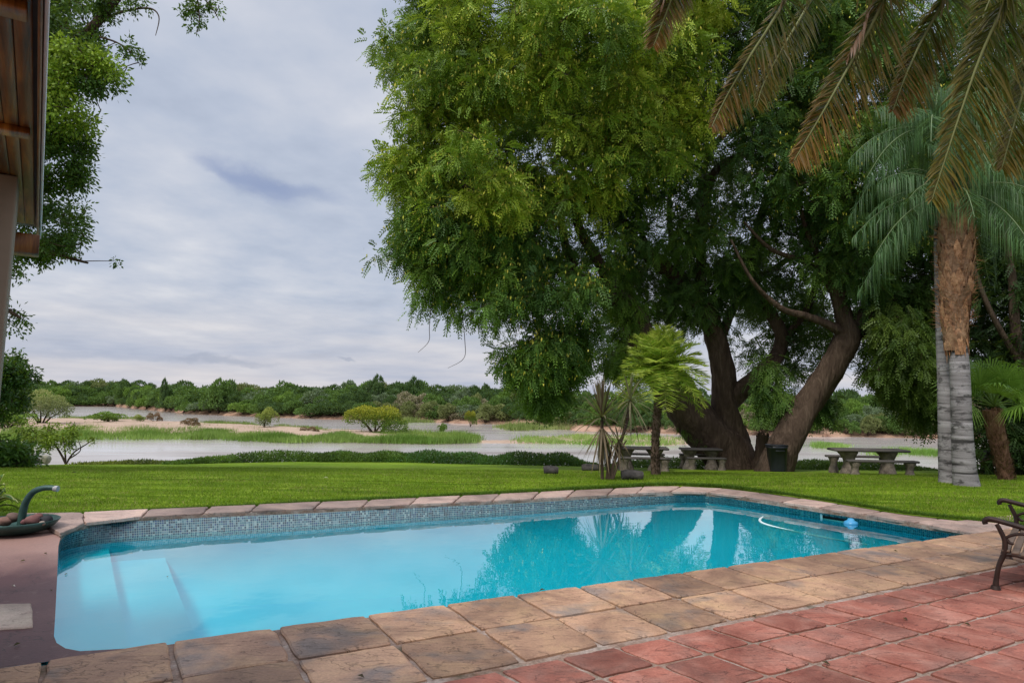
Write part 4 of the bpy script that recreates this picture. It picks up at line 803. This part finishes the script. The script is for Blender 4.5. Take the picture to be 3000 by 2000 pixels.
# loose fibres
n=1500;yy=rng.uniform(560,960,n);a=rng.uniform(0,6.28,n);C=np.array([at(2801,y,yp) for y in yy]);r0=(31+10*np.sin((1000-yy)/440*math.pi*.8))*yp/F;dn=np.stack([np.cos(a),np.sin(a),np.zeros(n)],1)
diamonds(bt,C+dn*r0[:,None],nz(dn*.5+rng.normal(size=(n,3))*.5+np.array([0,0,.6])),rng.uniform(.1,.3,n),.012,np.array((.45,.32,.22)))
bt.build('fibrous_neck',FIB,e1)
def crownp(e,c,n,L,cols,lf,seed,droop=1.0,elev=(10,80),hang=1.6,nl=70,w_=.022,stiff=.4,azs=None,rc=(.18,.24,.12),fwd=.3,tipc=None,jit=.07,face=.5):
    r_=random.Random(seed)
    for i in range(n):
        az=(i*2.399+r_.uniform(-.2,.2)) if azs is None else azs[i%len(azs)]+r_.uniform(-.15,.15);el=R(elev[0]+(elev[1]-elev[0])*((i+.5)/n));Lr=L*r_.uniform(.85,1.1)
        d=np.array([math.cos(az)*math.cos(el),math.sin(az)*math.cos(el),math.sin(el)]);P=[]
        for k in range(5):
            s=k/4;q=np.array(c)+d*Lr*s*(1-.12*s)+np.array([0,0,-1])*Lr*droop*s*s*stiff*(1.2-math.sin(el)*.5);P.append(q)
        mb=MB();frond(mb,P,lf,nl,w_,cols[0],cols[1],hang=hang,fwd=fwd,rach=.022*L/2.2,rc=rc,seed=seed*100+i,tipc=tipc,fill=.88,jit=jit,face=face);mb.build('frond',PALM,e)
tc=at(2802,575,yp)
# pale leaf stalks rising out of the neck
crownp(e1,tc,30,2.3,((.022,.062,.022),(.12,.23,.09)),.62,3,1.1,(-12,82),1.8,95,.011,.50,jit=.22)
e2,pt2=tallpalm('tall_palm',[(2790,1414),(2786,1370),(2780,1250),(2776,1100),(2772,950),(2768,800),(2764,640),(2762,420)],'second tall palm with a plain grey trunk just behind and left of its twin',yp2,[72,64,56,54,54,54,50,46],420,0)
crownp(e2,at(2740,380,yp2),26,2.4,((.022,.062,.022),(.12,.23,.09)),.62,4,1.1,(-12,78),1.8,95,.011,.50,jit=.22)
# small feathery palm in the middle
gY_=lp(1922,1390);y0=gY_[1];sp_=empty('small_palm',gY_,'small feathery yellow green palm on a slim rough trunk','palm')
tb=MB();pp=[at(1921,1393,y0),at(1920,1340,y0),at(1922,1250,y0),at(1930,1170,y0),at(1942,1105,y0)];tb.tube(pp,[r*y0/F for r in (15,12,11,12,14)],12,rough=.10,sub=10)
for k in range(420):
    s=random.random()**.9;q=interp([np.array(p) for p in pp],s) if False else None
    i=min(3,int(s*4));f=s*4-i;c=pp[i]*(1-f)+pp[i+1]*f;a=random.uniform(0,6.28);dn=np.array([math.cos(a),math.sin(a),0]);sd_=np.array([-dn[1],dn[0],0]);r0=12*y0/F
    tb.add([c+dn*r0-sd_*.03,c+dn*r0+sd_*.03,c+dn*(r0+.045)+np.array([0,0,.07])],[(0,1,2)],(.3,.3,.3))
tb.build('trunk',BARK,sp_,smooth=False)
crownp(sp_,at(1938,1078,y0),62,1.34,((.14,.30,.03),(.42,.52,.06)),.44,6,1.0,(-34,88),.06,52,.020,.24,rc=(.16,.2,.04),fwd=.62,jit=.14,face=1.2,tipc=(.30,.33,.05))
# cordyline: dark strappy heads
def strap(mb,c,n,L,wd,cols,elev,seed,droop=.3):
    r_=random.Random(seed)
    for i in range(n):
        az=i*2.399+r_.uniform(-.2,.2);el=R(elev[0]+(elev[1]-elev[0])*((i+.5)/n));d=np.array([math.cos(az)*math.cos(el),math.sin(az)*math.cos(el),math.sin(el)]);Lr=L*r_.uniform(.75,1.1)
        S=nz(np.cross(d,np.array([.01,0,1.])))*wd;f=r_.random();cc=np.array(cols[0])*(1-f)+np.array(cols[1])*f;dr=np.array([0,0,-droop])
        a=np.array(c);m1=a+d*Lr*.4;m2=a+d*Lr*.75+dr*Lr*.25;tp=a+d*Lr+dr*Lr*.6
        mb.add([a-S*.3,a+S*.3,m1+S*.5,m1-S*.5,m2+S*.35,m2-S*.35,tp+S*.03,tp-S*.03],[(0,1,2,3),(3,2,4,5),(5,4,6,7)],cc)
gc=lp(1778,1402);yc=gc[1];cy=empty('cordyline',gc,'dark red strappy cordyline with hanging dead leaves on the lawn','plant')
tb=MB();tb.tube([at(1764,1404,yc),at(1764,1340,yc),at(1764,1230,yc)],[r*yc/F for r in (5,4.5,5)],8,rough=.1);
for x0,x1,x2,r0 in ((1785,1780,1772,8),(1792,1800,1835,6),(1778,1785,1795,5),(1795,1812,1822,4)):tb.tube([at(x0,1402,yc),at(x1,1350,yc),at(x2,1290,yc+.1)],[r0*yc/F,r0*.8*yc/F,.012],8,rough=.15)
tb.tube([at(1800,1345,yc+.2),at(1830,1260,yc+.4),at(1846,1190,yc+.5)],[r*yc/F for r in (5,5,6)],8,rough=.1);tb.build('stem',BARK,cy)
mb=MB();strap(mb,at(1764,1222,yc),60,.98,.05,((.07,.05,.035),(.16,.13,.08)),(-20,88),1,.25);mb.build('leaf_head',LEAFD,cy)
mb=MB();strap(mb,at(1764,1235,yc),20,1.0,.045,((.05,.025,.02),(.12,.07,.045)),(70,89),7,.05);mb.build('leaf_spear',LEAFD,cy)
mb=MB();strap(mb,at(1764,1250,yc),34,.85,.045,((.10,.07,.045),(.22,.16,.10)),(-85,-40),2,.3);strap(mb,at(1812,1290,yc),22,.55,.04,((.10,.07,.045),(.22,.16,.10)),(-80,60),12,.3);mb.build('dead_leaf_skirt',LEAFD,cy)
mb=MB();strap(mb,at(1846,1172,yc+.5),46,.8,.045,((.10,.09,.05),(.20,.18,.10)),(-80,85),3,.3);mb.build('leaf_head',LEAFD,cy)
# fan palm at the right
gf=lp(2945,1405);yf=gf[1];fp=empty('fan_palm',gf,'short fan palm with a shaggy brown trunk at the right edge','palm')
tb=MB();fpp=[at(2948,1408,yf),at(2935,1340,yf),at(2918,1260,yf),at(2908,1200,yf)];tb.tube(fpp,[r*yf/F for r in (20,20,24,26)],12,rough=.15,sub=8)
for k in range(380):
    s=random.random();i=min(2,int(s*3));f=s*3-i;c=fpp[i]*(1-f)+fpp[i+1]*f;a=random.uniform(0,6.28);dn=np.array([math.cos(a),math.sin(a),0]);sd_=np.array([-dn[1],dn[0],0]);r0=22*yf/F
    tb.add([c+dn*r0-sd_*.035,c+dn*r0+sd_*.035,c+dn*(r0+.05)+np.array([0,0,.09])],[(0,1,2)],(.4,.3,.3))
tb.build('trunk',barkmat('husk',(.14,.07,.045),(.32,.19,.12),9),fp)
def fan(c,tip,rad,n,seed):
    r_=np.random.default_rng(seed);mb=MB();c=np.array(c);tip=np.array(tip);d=nz(tip-c);mb.tube([c,(c+tip)/2+np.array([0,0,.08]),tip],[.018,.014,.01],5,col_=(.14,.22,.05))
    S=nz(np.cross(d,np.array([0,0,1.])));U=np.cross(S,d);tw=r_.uniform(-1.2,1.2);S,U=S*math.cos(tw)+U*math.sin(tw),U*math.cos(tw)-S*math.sin(tw);an=np.linspace(-2.2,2.2,n)
    for a in an:
        q=nz(d*math.cos(a)+S*math.sin(a)+U*.15);L=rad*(.75+.25*math.cos(a*.6))*r_.uniform(.9,1.1);sd_=nz(np.cross(q,U))*.02;m_=tip+q*L*.6;e_=tip+q*L+np.array([0,0,-.35*L])
        f=r_.random();cc=np.array((.09,.19,.03))*(1-f)+np.array((.20,.34,.06))*f;mb.add([tip-sd_*.3,tip+sd_*.3,m_+sd_,m_-sd_],[(0,1,2,3)],cc);mb.add([m_-sd_,m_+sd_,e_],[(0,1,2)],cc)
    return mb
for i in range(22):
    az=i*2.399;el=R(-5+80*(i+.5)/22);c=at(2912,1190,yf);L=.75;d=np.array([math.cos(az)*math.cos(el),math.sin(az)*math.cos(el),math.sin(el)]);fan(c,c+d*L,.72,26,i).build('frond',PALM,fp)
# ------------------------------------------------------------------ picnic tables
CON=simple('old_concrete',(.12,.10,.09),(.26,.22,.19),4,.9,.7,.03);CONT=simple('slab_concrete',(.06,.055,.05),(.12,.105,.095),3,.85,.4,.02);ROCK=simple('rubble',(.10,.08,.065),(.30,.25,.20),7,.9,1.,.05)
def table(px0,px1,py,label,hpx,ang,legs=2,bend=.0):
    a=lp((px0+px1)/2,py);Y=a[1];L=(px1-px0)*Y/F;hh=.68;e=empty('picnic_table',a,label,'picnic table','stone picnic tables')
    c,s=math.cos(ang),math.sin(ang);X=np.array([c,s,0]);N_=np.array([-s,c,0]);z=a[2]
    mb=MB();mb.box(a+np.array([0,0,hh]),(L,.75,.07),ang,bev=.02);mb.build('tabletop',CONT,e)
    for f in (-.27,.27):
        mb=MB();p=a+X*L*f;mb.lathe([(.24,-.05),(.23,.06),(.19,.16),(.15,.30),(.16,.42),(.22,.54),(.27,.60),(.27,.645)],p,9,wob=.09)
        mb.build('leg',ROCK,e)
    for sg in (-1,1):
        b=a+N_*sg*.78+X*.05;mb=MB();mb.box(b+np.array([0,0,.43]),(L*.92,.30,.06),ang,bev=.015);sb=mb.build('bench_seat',CONT,e)
        for f in (-.36,.36):
            mb=MB();p=b+X*L*f;mb.lathe([(.15,-.05),(.14,.05),(.10,.15),(.10,.26),(.15,.36),(.15,.40)],p,8,wob=.09)
            mb.build('bench_leg',ROCK,e)
table(1800,1955,1376,'rough stone picnic table behind the slim trunk of the small palm',60,R(-6))
table(1995,2110,1373,'stone picnic table half hidden behind the forked trunk',56,R(-4))
table(2443,2646,1388,'long stone picnic table standing free between the bin and the tall palms',60,R(-5))
table(2862,3010,1388,'dark stone picnic table behind the fan palm at the right',60,R(-5))
# bin
gb=lp(2277,1379);e=empty('litter_bin',gb,'black plastic litter bin standing against the leaning trunk','bin');BLK=simple('black_plastic',(.010,.012,.016),(.022,.026,.034),4,.45,.1,.005,sp=.4)
r0=26*gb[1]/F;mb=MB();hh=.82
V=[];
for zz,rr in ((0,.84),(.05,.88),(hh-.10,1.),(hh-.09,1.07),(hh-.03,1.07),(hh-.03,.95)):
    for k in range(20):
        a=2*math.pi*k/20;q=1/max(abs(math.cos(a)),abs(math.sin(a)));q=min(q,1.22);V.append(gb+np.array([math.cos(a)*rr*r0*q*.92,math.sin(a)*rr*r0*q*.92,zz]))
mb.add(V,[(i*20+k,i*20+(k+1)%20,i*20+20+(k+1)%20,i*20+20+k) for i in range(5) for k in range(20)]);mb.build('body',BLK,e,smooth=False)
mb=MB();mb.box(gb+np.array([0,0,hh]),(r0*1.95,r0*1.95,.05),.0,bev=.022);mb.build('lid',BLK,e);mb=MB()
mb.tube([gb+np.array([-r0*.5,-r0*1.02,hh-.16]),gb+np.array([0,-r0*1.12,hh-.16]),gb+np.array([r0*.5,-r0*1.02,hh-.16])],.018,6);mb.build('handle',BLK,e)
# cut stump between the two trunks
gs=lp(2228,1374);ys=gs[1];e=empty('tree_stump',gs,'splintered tree stump between the two great trunks','stump')
mb=MB();mb.tube([at(2224,1378,ys),at(2228,1340,ys),at(2232,1300,ys),at(2236,1278,ys)],[r*ys/F for r in (26,19,17,19)],16,rough=.16,sub=6,cap=False)
for k in range(14):
    a=k/14*6.283;rr=17*ys/F;c=at(2236,1280,ys)+np.array([math.cos(a)*rr,math.sin(a)*rr,0]);sd_=np.array([-math.sin(a),math.cos(a),0])*.07;mb.add([c-sd_,c+sd_,c+np.array([0,0,random.uniform(.05,.28)])],[(0,1,2)])
mb.build('wood',BARK,e);mb=MB();c=at(2236,1284,ys);V=[c+np.array([math.cos(k/12*6.283)*17*ys/F,math.sin(k/12*6.283)*17*ys/F,.02*math.sin(k*2)]) for k in range(12)]+[c];mb.add(V,[(k,(k+1)%12,12) for k in range(12)]);mb.build('cut_face',simple('cut_wood',(.30,.2,.12),(.45,.33,.2),9),e)
# low log seats on the grass
LOG=simple('charred_log',(.02,.018,.018),(.09,.08,.075),5,.9,.9,.04)
for x,y,w_,l_ in ((1614,1388,42,'short dark log lying on the lawn farthest left'),(1730,1379,50,'flat dark log lying behind the cordyline'),(1852,1402,62,'long black log lying right of the cordyline')):
    q=lp(x,y);rr=w_/2*q[1]/F;mb=MB();a=random.uniform(-.12,.12);X=np.array([math.cos(a),math.sin(a),0])
    mb.tube([q-X*rr+np.array([0,0,.08]),q-X*rr*.4+np.array([0,0,.09]),q+X*rr*.5+np.array([0,0,.085]),q+X*rr+np.array([0,0,.08])],[.10,.11,.11,.10],10,rough=.12,sub=4);o=mb.build('log',LOG,smooth=False);tag(o,l_,'log','dark logs on the lawn')
# boulders at the lawn edge
for x,y,rpx,l_,sd_ in ((106,1356,15,'dark grey boulder at the left lawn edge',3),(132,1354,20,'pale square boulder beside the dark one at the lawn edge',5)):
    q=lp(x,y);r0=rpx*q[1]/F*.62;mb=MB();mb.blob(q+np.array([0,0,r0*.7]),r0,(1,1,1.0),amp=.12,n=10,seed=sd_,boxy=.5 if sd_==5 else .2);tag(mb.build('boulder',simple('rock%d'%sd_,(.08,.075,.07),(.20,.19,.18),4,.9,.8,.04) if sd_==3 else simple('rock%d'%sd_,(.20,.19,.15),(.36,.34,.27),4,.9,.8,.04),smooth=True),l_,'boulder')
# ------------------------------------------------------------------ bowl fountain at the left
gb=gp(48,1560,0);Yb=gb[1];e=empty('stone_bowl',gb,'round dark green metal bowl on the pavement by the pool corner','bowl')
BRZ=simple('verdigris',(.012,.035,.03),(.035,.09,.075),6,.45,.3,.005,metal=.3,sp=.5)
r0=106*Yb/F;hh=.15
mb=MB();mb.lathe([(.02,.01),(r0*.45,.0),(r0*.72,.035),(r0*.9,.09),(r0,hh),(r0*.97,hh+.006),(r0*.86,.10),(r0*.6,.05),(0.01,.04)],gb,40);mb.build('basin',BRZ,e,smooth=True)
mb=MB();yb=Yb+.02;mb.tube([at(62,1540,yb),at(66,1505,yb),at(76,1470,yb),at(96,1442,yb),at(122,1430,yb),at(148,1428,yb),at(163,1430,yb)],[r*yb/F for r in (11,10.5,9.5,8.5,8,7.5,7.5)],14,sub=6);mb.build('curved_spout',BRZ,e,smooth=True)
mb=MB();mb.tube([at(158,1430,yb),at(170,1431,yb)],[.034,.036],14,sub=1);mb.build('spout_tip',simple('lime',(.25,.25,.25),(.45,.45,.44),9),e)
for i,(x,y,rp,c,l_) in enumerate([(40,1515,17,(.16,.10,.08),'round brown stone at the back of the bowl'),(95,1522,16,(.22,.10,.09),'rose brown stone in front of the spout in the bowl'),(134,1524,17,(.035,.035,.04),'black stone on the right rim of the bowl'),(112,1512,11,(.20,.09,.08),'small red brown stone behind the rose one in the bowl'),(15,1526,16,(.24,.13,.10),'orange brown stone at the left of the bowl'),(72,1528,9,(.20,.08,.08),'smallest dark red stone at the foot of the spout'),(124,1532,8,(.30,.24,.20),'small pale stone under the black one in the bowl')]):
    q=at(x,y,Yb+(.06 if i in(0,3) else -.12 if i in (1,5,6) else 0));r1=rp*Yb/F;mb=MB();mb.blob(q,r1,(1.15,1,.85),amp=.08,n=10,seed=i+30);tag(mb.build('stone',simple('stone%d'%i,tuple(v*.6 for v in c),c,12,.8,.5,.01),smooth=True),l_,'stone','stones in the bowl')
# variegated plant
gv=gp(-28,1500,0)
e=empty('variegated_plant',(gv[0],gv[1]+.1,0),'green and cream striped leafy plant at the left edge behind the bowl','plant');r_=random.Random(4)
for i in range(26):
    az=i*2.4;el=R(20+60*r_.random());L=r_.uniform(.28,.5);d=np.array([math.cos(az)*math.cos(el),math.sin(az)*math.cos(el),math.sin(el)]);a=np.array([gv[0],gv[1]+.1,r_.uniform(.02,.45)]);S=nz(np.cross(d,np.array([0,0,1.])))
    mb=MB();k=7;cols=[(.45,.48,.18),(.05,.14,.04),(.05,.14,.04),(.45,.48,.18)]
    V=[];
    for j in range(k+1):
        s=j/k;p=a+d*L*s+np.array([0,0,-1])*L*s*s*.7;w_=.055*math.sin(math.pi*min(1,s*.9+.08))**.7
        for q,up_ in ((-1,.012),(-.6,0),(0,-.012),(.6,0),(1,.012)):V.append(p+S*w_*q+np.array([0,0,up_]))
    Fa=[];C=[]
    for j in range(k):
        for q in range(4):Fa.append((j*5+q,j*5+q+1,j*5+5+q+1,j*5+5+q));C.append(cols[q])
    mb.add(V,Fa,C);mb.build('leaf',LEAF,e,smooth=True)
# ------------------------------------------------------------------ pool fittings
WPL=simple('white_plastic',(.70,.76,.76),(.80,.84,.84),3,.4,.1,.003,sp=.5);DK=simple('skimmer_dark',(.004,.006,.008),(.01,.015,.018),3,.6,.1,.002)
a=TW[15];b=TW[16];dirw=nz(b-a);nin=np.array([dirw[1],-dirw[0],0]);nin=nin if np.dot(nin[:2],G(8,3)-a[:2])>0 else -nin
pA=gp(2392,1509,ZW);mid=pA+dirw*.42;angw=math.atan2(dirw[1],dirw[0])
e=empty('skimmer',mid,'white framed skimmer opening in the right wall of the pool','skimmer')
for (o_,s_) in (((0,0,.105),(.56,.03,.03)),((0,0,-.02),(.56,.03,.03)),((-.265,0,.043),(.03,.03,.10)),((.265,0,.043),(.03,.03,.10))):
    mb=MB();mb.box(mid+nin*.11+dirw*o_[0]+np.array([0,0,o_[2]]),s_,angw,bev=.004);mb.build('frame',WPL,e)
mb=MB();mb.box(mid+nin*.098+np.array([0,0,.045]),(.50,.01,.10),angw);mb.build('mouth',DK,e)
q=mid+dirw*.30+nin*.26;mb=MB();mb.lathe([(.005,-.05),(.08,-.04),(.105,-.01),(.105,.015),(.09,.035),(.05,.055),(.04,.08),(.015,.085),(.001,.085)],q,20)
tag(mb.build('chlorine_float',simple('blue_plastic',(.04,.25,.48),(.07,.33,.55),3,.35,.1,.002,sp=.5),smooth=True),'light blue round float beside the skimmer','pool float')
HOSE=simple('hose',(.62,.72,.72),(.72,.80,.80),9,.4,.1,.003)
mb=MB();mb.tube([gp(2252,1514,ZW-.05),gp(2235,1516,ZW-.02),gp(2226,1524,ZW-.005),gp(2240,1534,ZW-.005),gp(2290,1548,ZW-.01),gp(2360,1562,ZW-.02),gp(2440,1578,ZW-.06),gp(2540,1595,ZW-.2)],[.024,.023,.021,.017,.014,.014,.014,.014],10,sub=8);tag(mb.build('pool_hose',HOSE,smooth=True),'white floating cleaner hose curling in the pool','hose')
# ------------------------------------------------------------------ house corner (roof overhang, pillar)
ZE=3.0;dv=np.array([-.571,.821,0]);nv=np.array([-.821,-.571,0])
hs=empty('house',(-4.6,5.2,0),'corner of a house with timber eaves and a cream pillar at the left edge','house')
pE=at(117,640,6.0);
def eave(py): # point of the eave edge seen at picture height py
    px=131+(115-131)*py/705; d_=ray(px,py);t_=(ZE-H)/d_[2];return np.array([d_[0]*t_,d_[1]*t_,ZE])
E1=eave(690);E0=eave(40);ed=nz(E1-E0);E0=E0-ed*3.2;en=np.array([-ed[1],ed[0],0]);en=en if en[0]<0 else -en
WOOD=None
t=NT('varnished_wood');p=t.pos();pr=t.map(p,(1,1,1),(0,0,-math.atan2(ed[1],ed[0])));n=t.noise(2.2,8,.62,t.map(pr,(.8,9,1)),1.2);kn=t.noise(1.4,3,.5,t.map(pr,(1,3,1)))
tt=t.tint();c=t.ramp(n,[(.3,(.07,.024,.006)),(.5,(.24,.095,.018)),(.72,(.50,.24,.045))]);c=t.mix(1.,c,t.ramp(kn,[(.3,.55),(.7,1.35)]),'MULTIPLY');c=t.mix(1.,c,t.mix(1.,tt,(2,2,2),'MULTIPLY'),'MULTIPLY')
WOOD=t.fin(t.bsdf(c,.42,t.bump(n,.4,.006),.4))
L=float(np.linalg.norm((E1-E0)[:2]));ang=math.atan2(ed[1],ed[0])
sf=MB()
for k in range(42):
    c_=E0+ed*(L/2-.1)+en*(.035+.062*k+.031);sf.box(c_+np.array([0,0,.055]),(L-.2,.059,.02),ang,col_=np.array([1,1,1])*random.uniform(.34,.60),bev=.004)
rf=sf.build('roof',WOOD,hs)
mb=MB()
for s in (eave(72),eave(415),):
    s_=float(np.dot((s-E0)[:2],ed[:2]));mb.box(E0+ed*s_+en*1.3+np.array([0,0,.028]),(.10,2.5,.035),ang,col_=(.55,.55,.55),bev=.004)
mb.build('batten',WOOD,hs)
mb=MB();mb.box(E0+ed*(L/2+.1)+en*.012+np.array([0,0,.045]),(L+.2,.014,.09),ang,col_=(.42,.40,.40),bev=.004);fa=mb.build('fascia',WOOD,hs)
mb=MB();mb.box(E0+ed*(L/2+.1)-en*.006+np.array([0,0,.06]),(L+.2,.012,.10),ang,bev=.002);mb.build('drip_edge',simple('drip',(.45,.46,.48),(.6,.6,.62),5,.4),hs)
mb=MB();mb.box(E0+ed*(L/2)+en*1.6+np.array([0,0,.16]),(L+.3,3.2,.12),ang);mb.build('roof_cover',simple('roofing',(.12,.11,.1),(.2,.19,.18),3),hs)
bm_=at(70,717,E1[1]-.25);mb=MB();mb.box(bm_+en*.75,(.16,1.7,.16) ,ang,col_=(.30,.27,.27),bev=.006);mb.build('beam',WOOD,hs)
Yp=eave(520)[1]+.1
PIL=simple('cream_plaster',(.20,.165,.12),(.26,.215,.16),3,.85,.25,.01)
def pil(px_t,px_b,wl,z0,z1,mb):
    pass
tR=at(53,520,Yp);bR=at(0,1085,Yp);sl_=(tR-bR)/(tR[2]-bR[2]);P0=bR-sl_*bR[2];P1=tR+sl_*(3.04-tR[2]);wid_=.42
mb=MB();X=-en*1.0;Yd=ed
def ringp(P,): return [P,P+en*wid_,P+en*wid_+ed*wid_,P+ed*wid_]
V=ringp(P0)+ringp(P1)
mb.add(V,[(0,1,2,3),(7,6,5,4),(0,4,5,1),(1,5,6,2),(2,6,7,3),(3,7,4,0)]);o=mb.build('pillar',PIL,hs)
bv=o.modifiers.new('bevel','BEVEL');bv.width=.012;bv.segments=2
# ------------------------------------------------------------------ iron bench at the right
IRON=simple('rusty_iron',(.018,.011,.009),(.055,.030,.022),9,.5,.5,.006,metal=.4,sp=.4);SLAT=simple('slat_wood',(.10,.065,.045),(.19,.13,.095),6,.6,.4,.005)
bn=gp(2917,1724,0);bf=np.array([bn[0]+1.0,bn[1]+1.22,0]);axis=nz(bf-bn);bk=np.array([axis[1],-axis[0],0])
e=empty('garden_bench',bn,'dark cast iron garden bench with curled arms at the right edge of the terrace','bench')
sc=bn[1]/6.4
def W_(px,py,base,o=0.): # profile point: picture px/py offset measured on the near frame
    ux=(px-2917)/F*bn[1]/ (bk[0]) if False else (px-2917)*bn[1]/F/max(.3,bk[0]-0*bk[1]);return base+bk*ux+np.array([0,0,(1724-py)*bn[1]/F])
def up_(base,x,z): return base+bk*x+np.array([0,0,z])
for base in (bn,bf):
    mb=MB()
    mb.tube([up_(base,0,.0),up_(base,.01,.10),up_(base,.035,.22),up_(base,.075,.33),up_(base,.085,.44),up_(base,.055,.53),up_(base,.03,.585)],[.034,.024,.024,.027,.026,.024,.022],10,sub=6,flat=.8)
    mb.tube([up_(base,.0,-.002),up_(base,.0,.03)],[.045,.034],10,sub=1)
    mb.tube([up_(base,.50,0),up_(base,.45,.12),up_(base,.40,.24),up_(base,.42,.38),up_(base,.50,.60),up_(base,.56,.86)],[.03,.024,.024,.026,.022,.02],10,sub=6);mb.build('leg_frame',IRON,e,smooth=True)
    mb=MB();mb.tube([up_(base,-.055,.575),up_(base,-.06,.60),up_(base,-.04,.622),up_(base,.0,.625),up_(base,.12,.60),up_(base,.28,.565),up_(base,.42,.55),up_(base,.50,.56)],[.024,.026,.026,.026,.025,.023,.022,.02],10,sub=6,flat=.9);mb.build('armrest',IRON,e,smooth=True)
    mb=MB();mb.tube([up_(base,.08,.46),up_(base,.14,.50),up_(base,.22,.52),up_(base,.30,.50)],[.012,.014,.014,.010],8,sub=5);mb.tube([up_(base,.10,.46),up_(base,.12,.43),up_(base,.15,.425)],[.012,.015,.012],8,sub=4);mb.build('scroll',IRON,e,smooth=True)
    mb=MB();mb.tube([up_(base,.05,.315),up_(base,.15,.325),up_(base,.28,.30),up_(base,.42,.27)],[.018,.018,.018,.018],8,sub=5);mb.build('seat_rail',IRON,e,smooth=True)
for k in range(6):
    x=.09+k*.07;c=(up_(bn,x,.355-.012*k)+up_(bf,x,.355-.012*k))/2;mb=MB();mb.box(c,(float(np.linalg.norm(bf-bn))+.04,.058,.022),math.atan2(axis[1],axis[0]),bev=.005);mb.build('seat_slat',SLAT,e)
for k in range(5):
    x=.455+k*.026;z=.46+k*.085;c=(up_(bn,x-.02,z)+up_(bf,x-.02,z))/2;mb=MB();mb.box(c,(float(np.linalg.norm(bf-bn))+.04,.022,.058),math.atan2(axis[1],axis[0]),bev=.005);mb.build('back_slat',SLAT,e)
# ------------------------------------------------------------------ fallen leaves
FL=[(2845,1870-38,'dry leaf lying on a tile joint'),(2660,1816,'small dark leaf on a red tile'),(2300,1968,'curled leaf on the red tiles near the bottom edge'),(2433,1946,'dark leaf on a wide tile joint'),(2215,1808,'dark leaf at the corner where stone and red tiles meet'),(1068,1984,'small black leaf on a stone slab at the bottom edge'),(45,1717,'pale scrap on the maroon concrete'),(137,1622,'brown leaf on the maroon concrete near the bowl'),(58,1643,'dark leaf on the maroon concrete left of the pool'),(150,1731,'flat dark leaf by the left wall of the pool'),(38,1891,'brown leaf on the maroon concrete near the bottom left'),(2630,1614,'dry leaf on the stone row near the pool'),(1578,1729,'dark leaf lying on the rim of a stone slab')]
for i,(x,y,l_) in enumerate(FL):
    q=gp(x,y,.004);mb=MB();a=random.uniform(0,3.1);D=np.array([[math.cos(a),math.sin(a),.15]]);sz=random.uniform(.035,.06);c=np.array((.05,.03,.02)) if i!=6 else np.array((.6,.55,.5))
    S=np.array([-D[0][1],D[0][0],0]);p=q
    mb.add([p,p+D[0]*sz*.5+S*sz*.28+np.array([0,0,.012]),p+D[0]*sz,p+D[0]*sz*.5-S*sz*.28+np.array([0,0,.012]),p+D[0]*sz*.5],[(0,1,4),(1,2,4),(2,3,4),(3,0,4)],c);tag(mb.build('fallen_leaf',LEAFD),l_,'leaf','fallen leaves on the terrace')
for x,y,l_ in ((207,1390,'dark fallen leaf on the grass at the left'),(945,1406,'pale fallen leaf on the middle of the lawn')):
    q=lp(x,y)+np.array([0,0,.04]);mb=MB();mb.add([q,q+np.array([.05,.03,.03]),q+np.array([.12,.0,.01]),q+np.array([.06,-.04,.03])],[(0,1,2,3)],(.03,.02,.015) if x<500 else (.5,.5,.3));tag(mb.build('fallen_leaf',LEAFD),l_,'leaf')
rr_=random.Random(5)
def litter(q,sz,c,label,group):
    a=rr_.uniform(0,3.1);D=np.array([math.cos(a),math.sin(a),.1]);S=np.array([-D[1],D[0],0]);mb=MB()
    mb.add([q,q+D*sz*.5+S*sz*.3+np.array([0,0,.01]),q+D*sz,q+D*sz*.5-S*sz*.3+np.array([0,0,.01]),q+D*sz*.5],[(0,1,4),(1,2,4),(2,3,4),(3,0,4)],c);tag(mb.build('fallen_leaf',LEAFD),label,'leaf',group)
for k in range(9):
    q=lp(rr_.uniform(150,2900),rr_.uniform(1388,1440));px_=1500+F*q[0]/q[1]
    if q[1]>np.interp(q[0],blx,bly)+.1: litter(q+np.array([0,0,.035]),rr_.uniform(.05,.09),rr_.choice([(.10,.06,.03),(.30,.24,.10),(.05,.035,.02)]),'small dry leaf lying on the mown lawn','dry leaves scattered on the lawn')
for x,y in ((188,1682),(1900,1600),(490,1690)): litter(gp(x,y,ZW+.004),rr_.uniform(.025,.045),(.12,.10,.03),'small leaf floating on the pool water','leaves floating on the pool')
print('faces',sum(len(m_.polygons) for m_ in bpy.data.meshes))
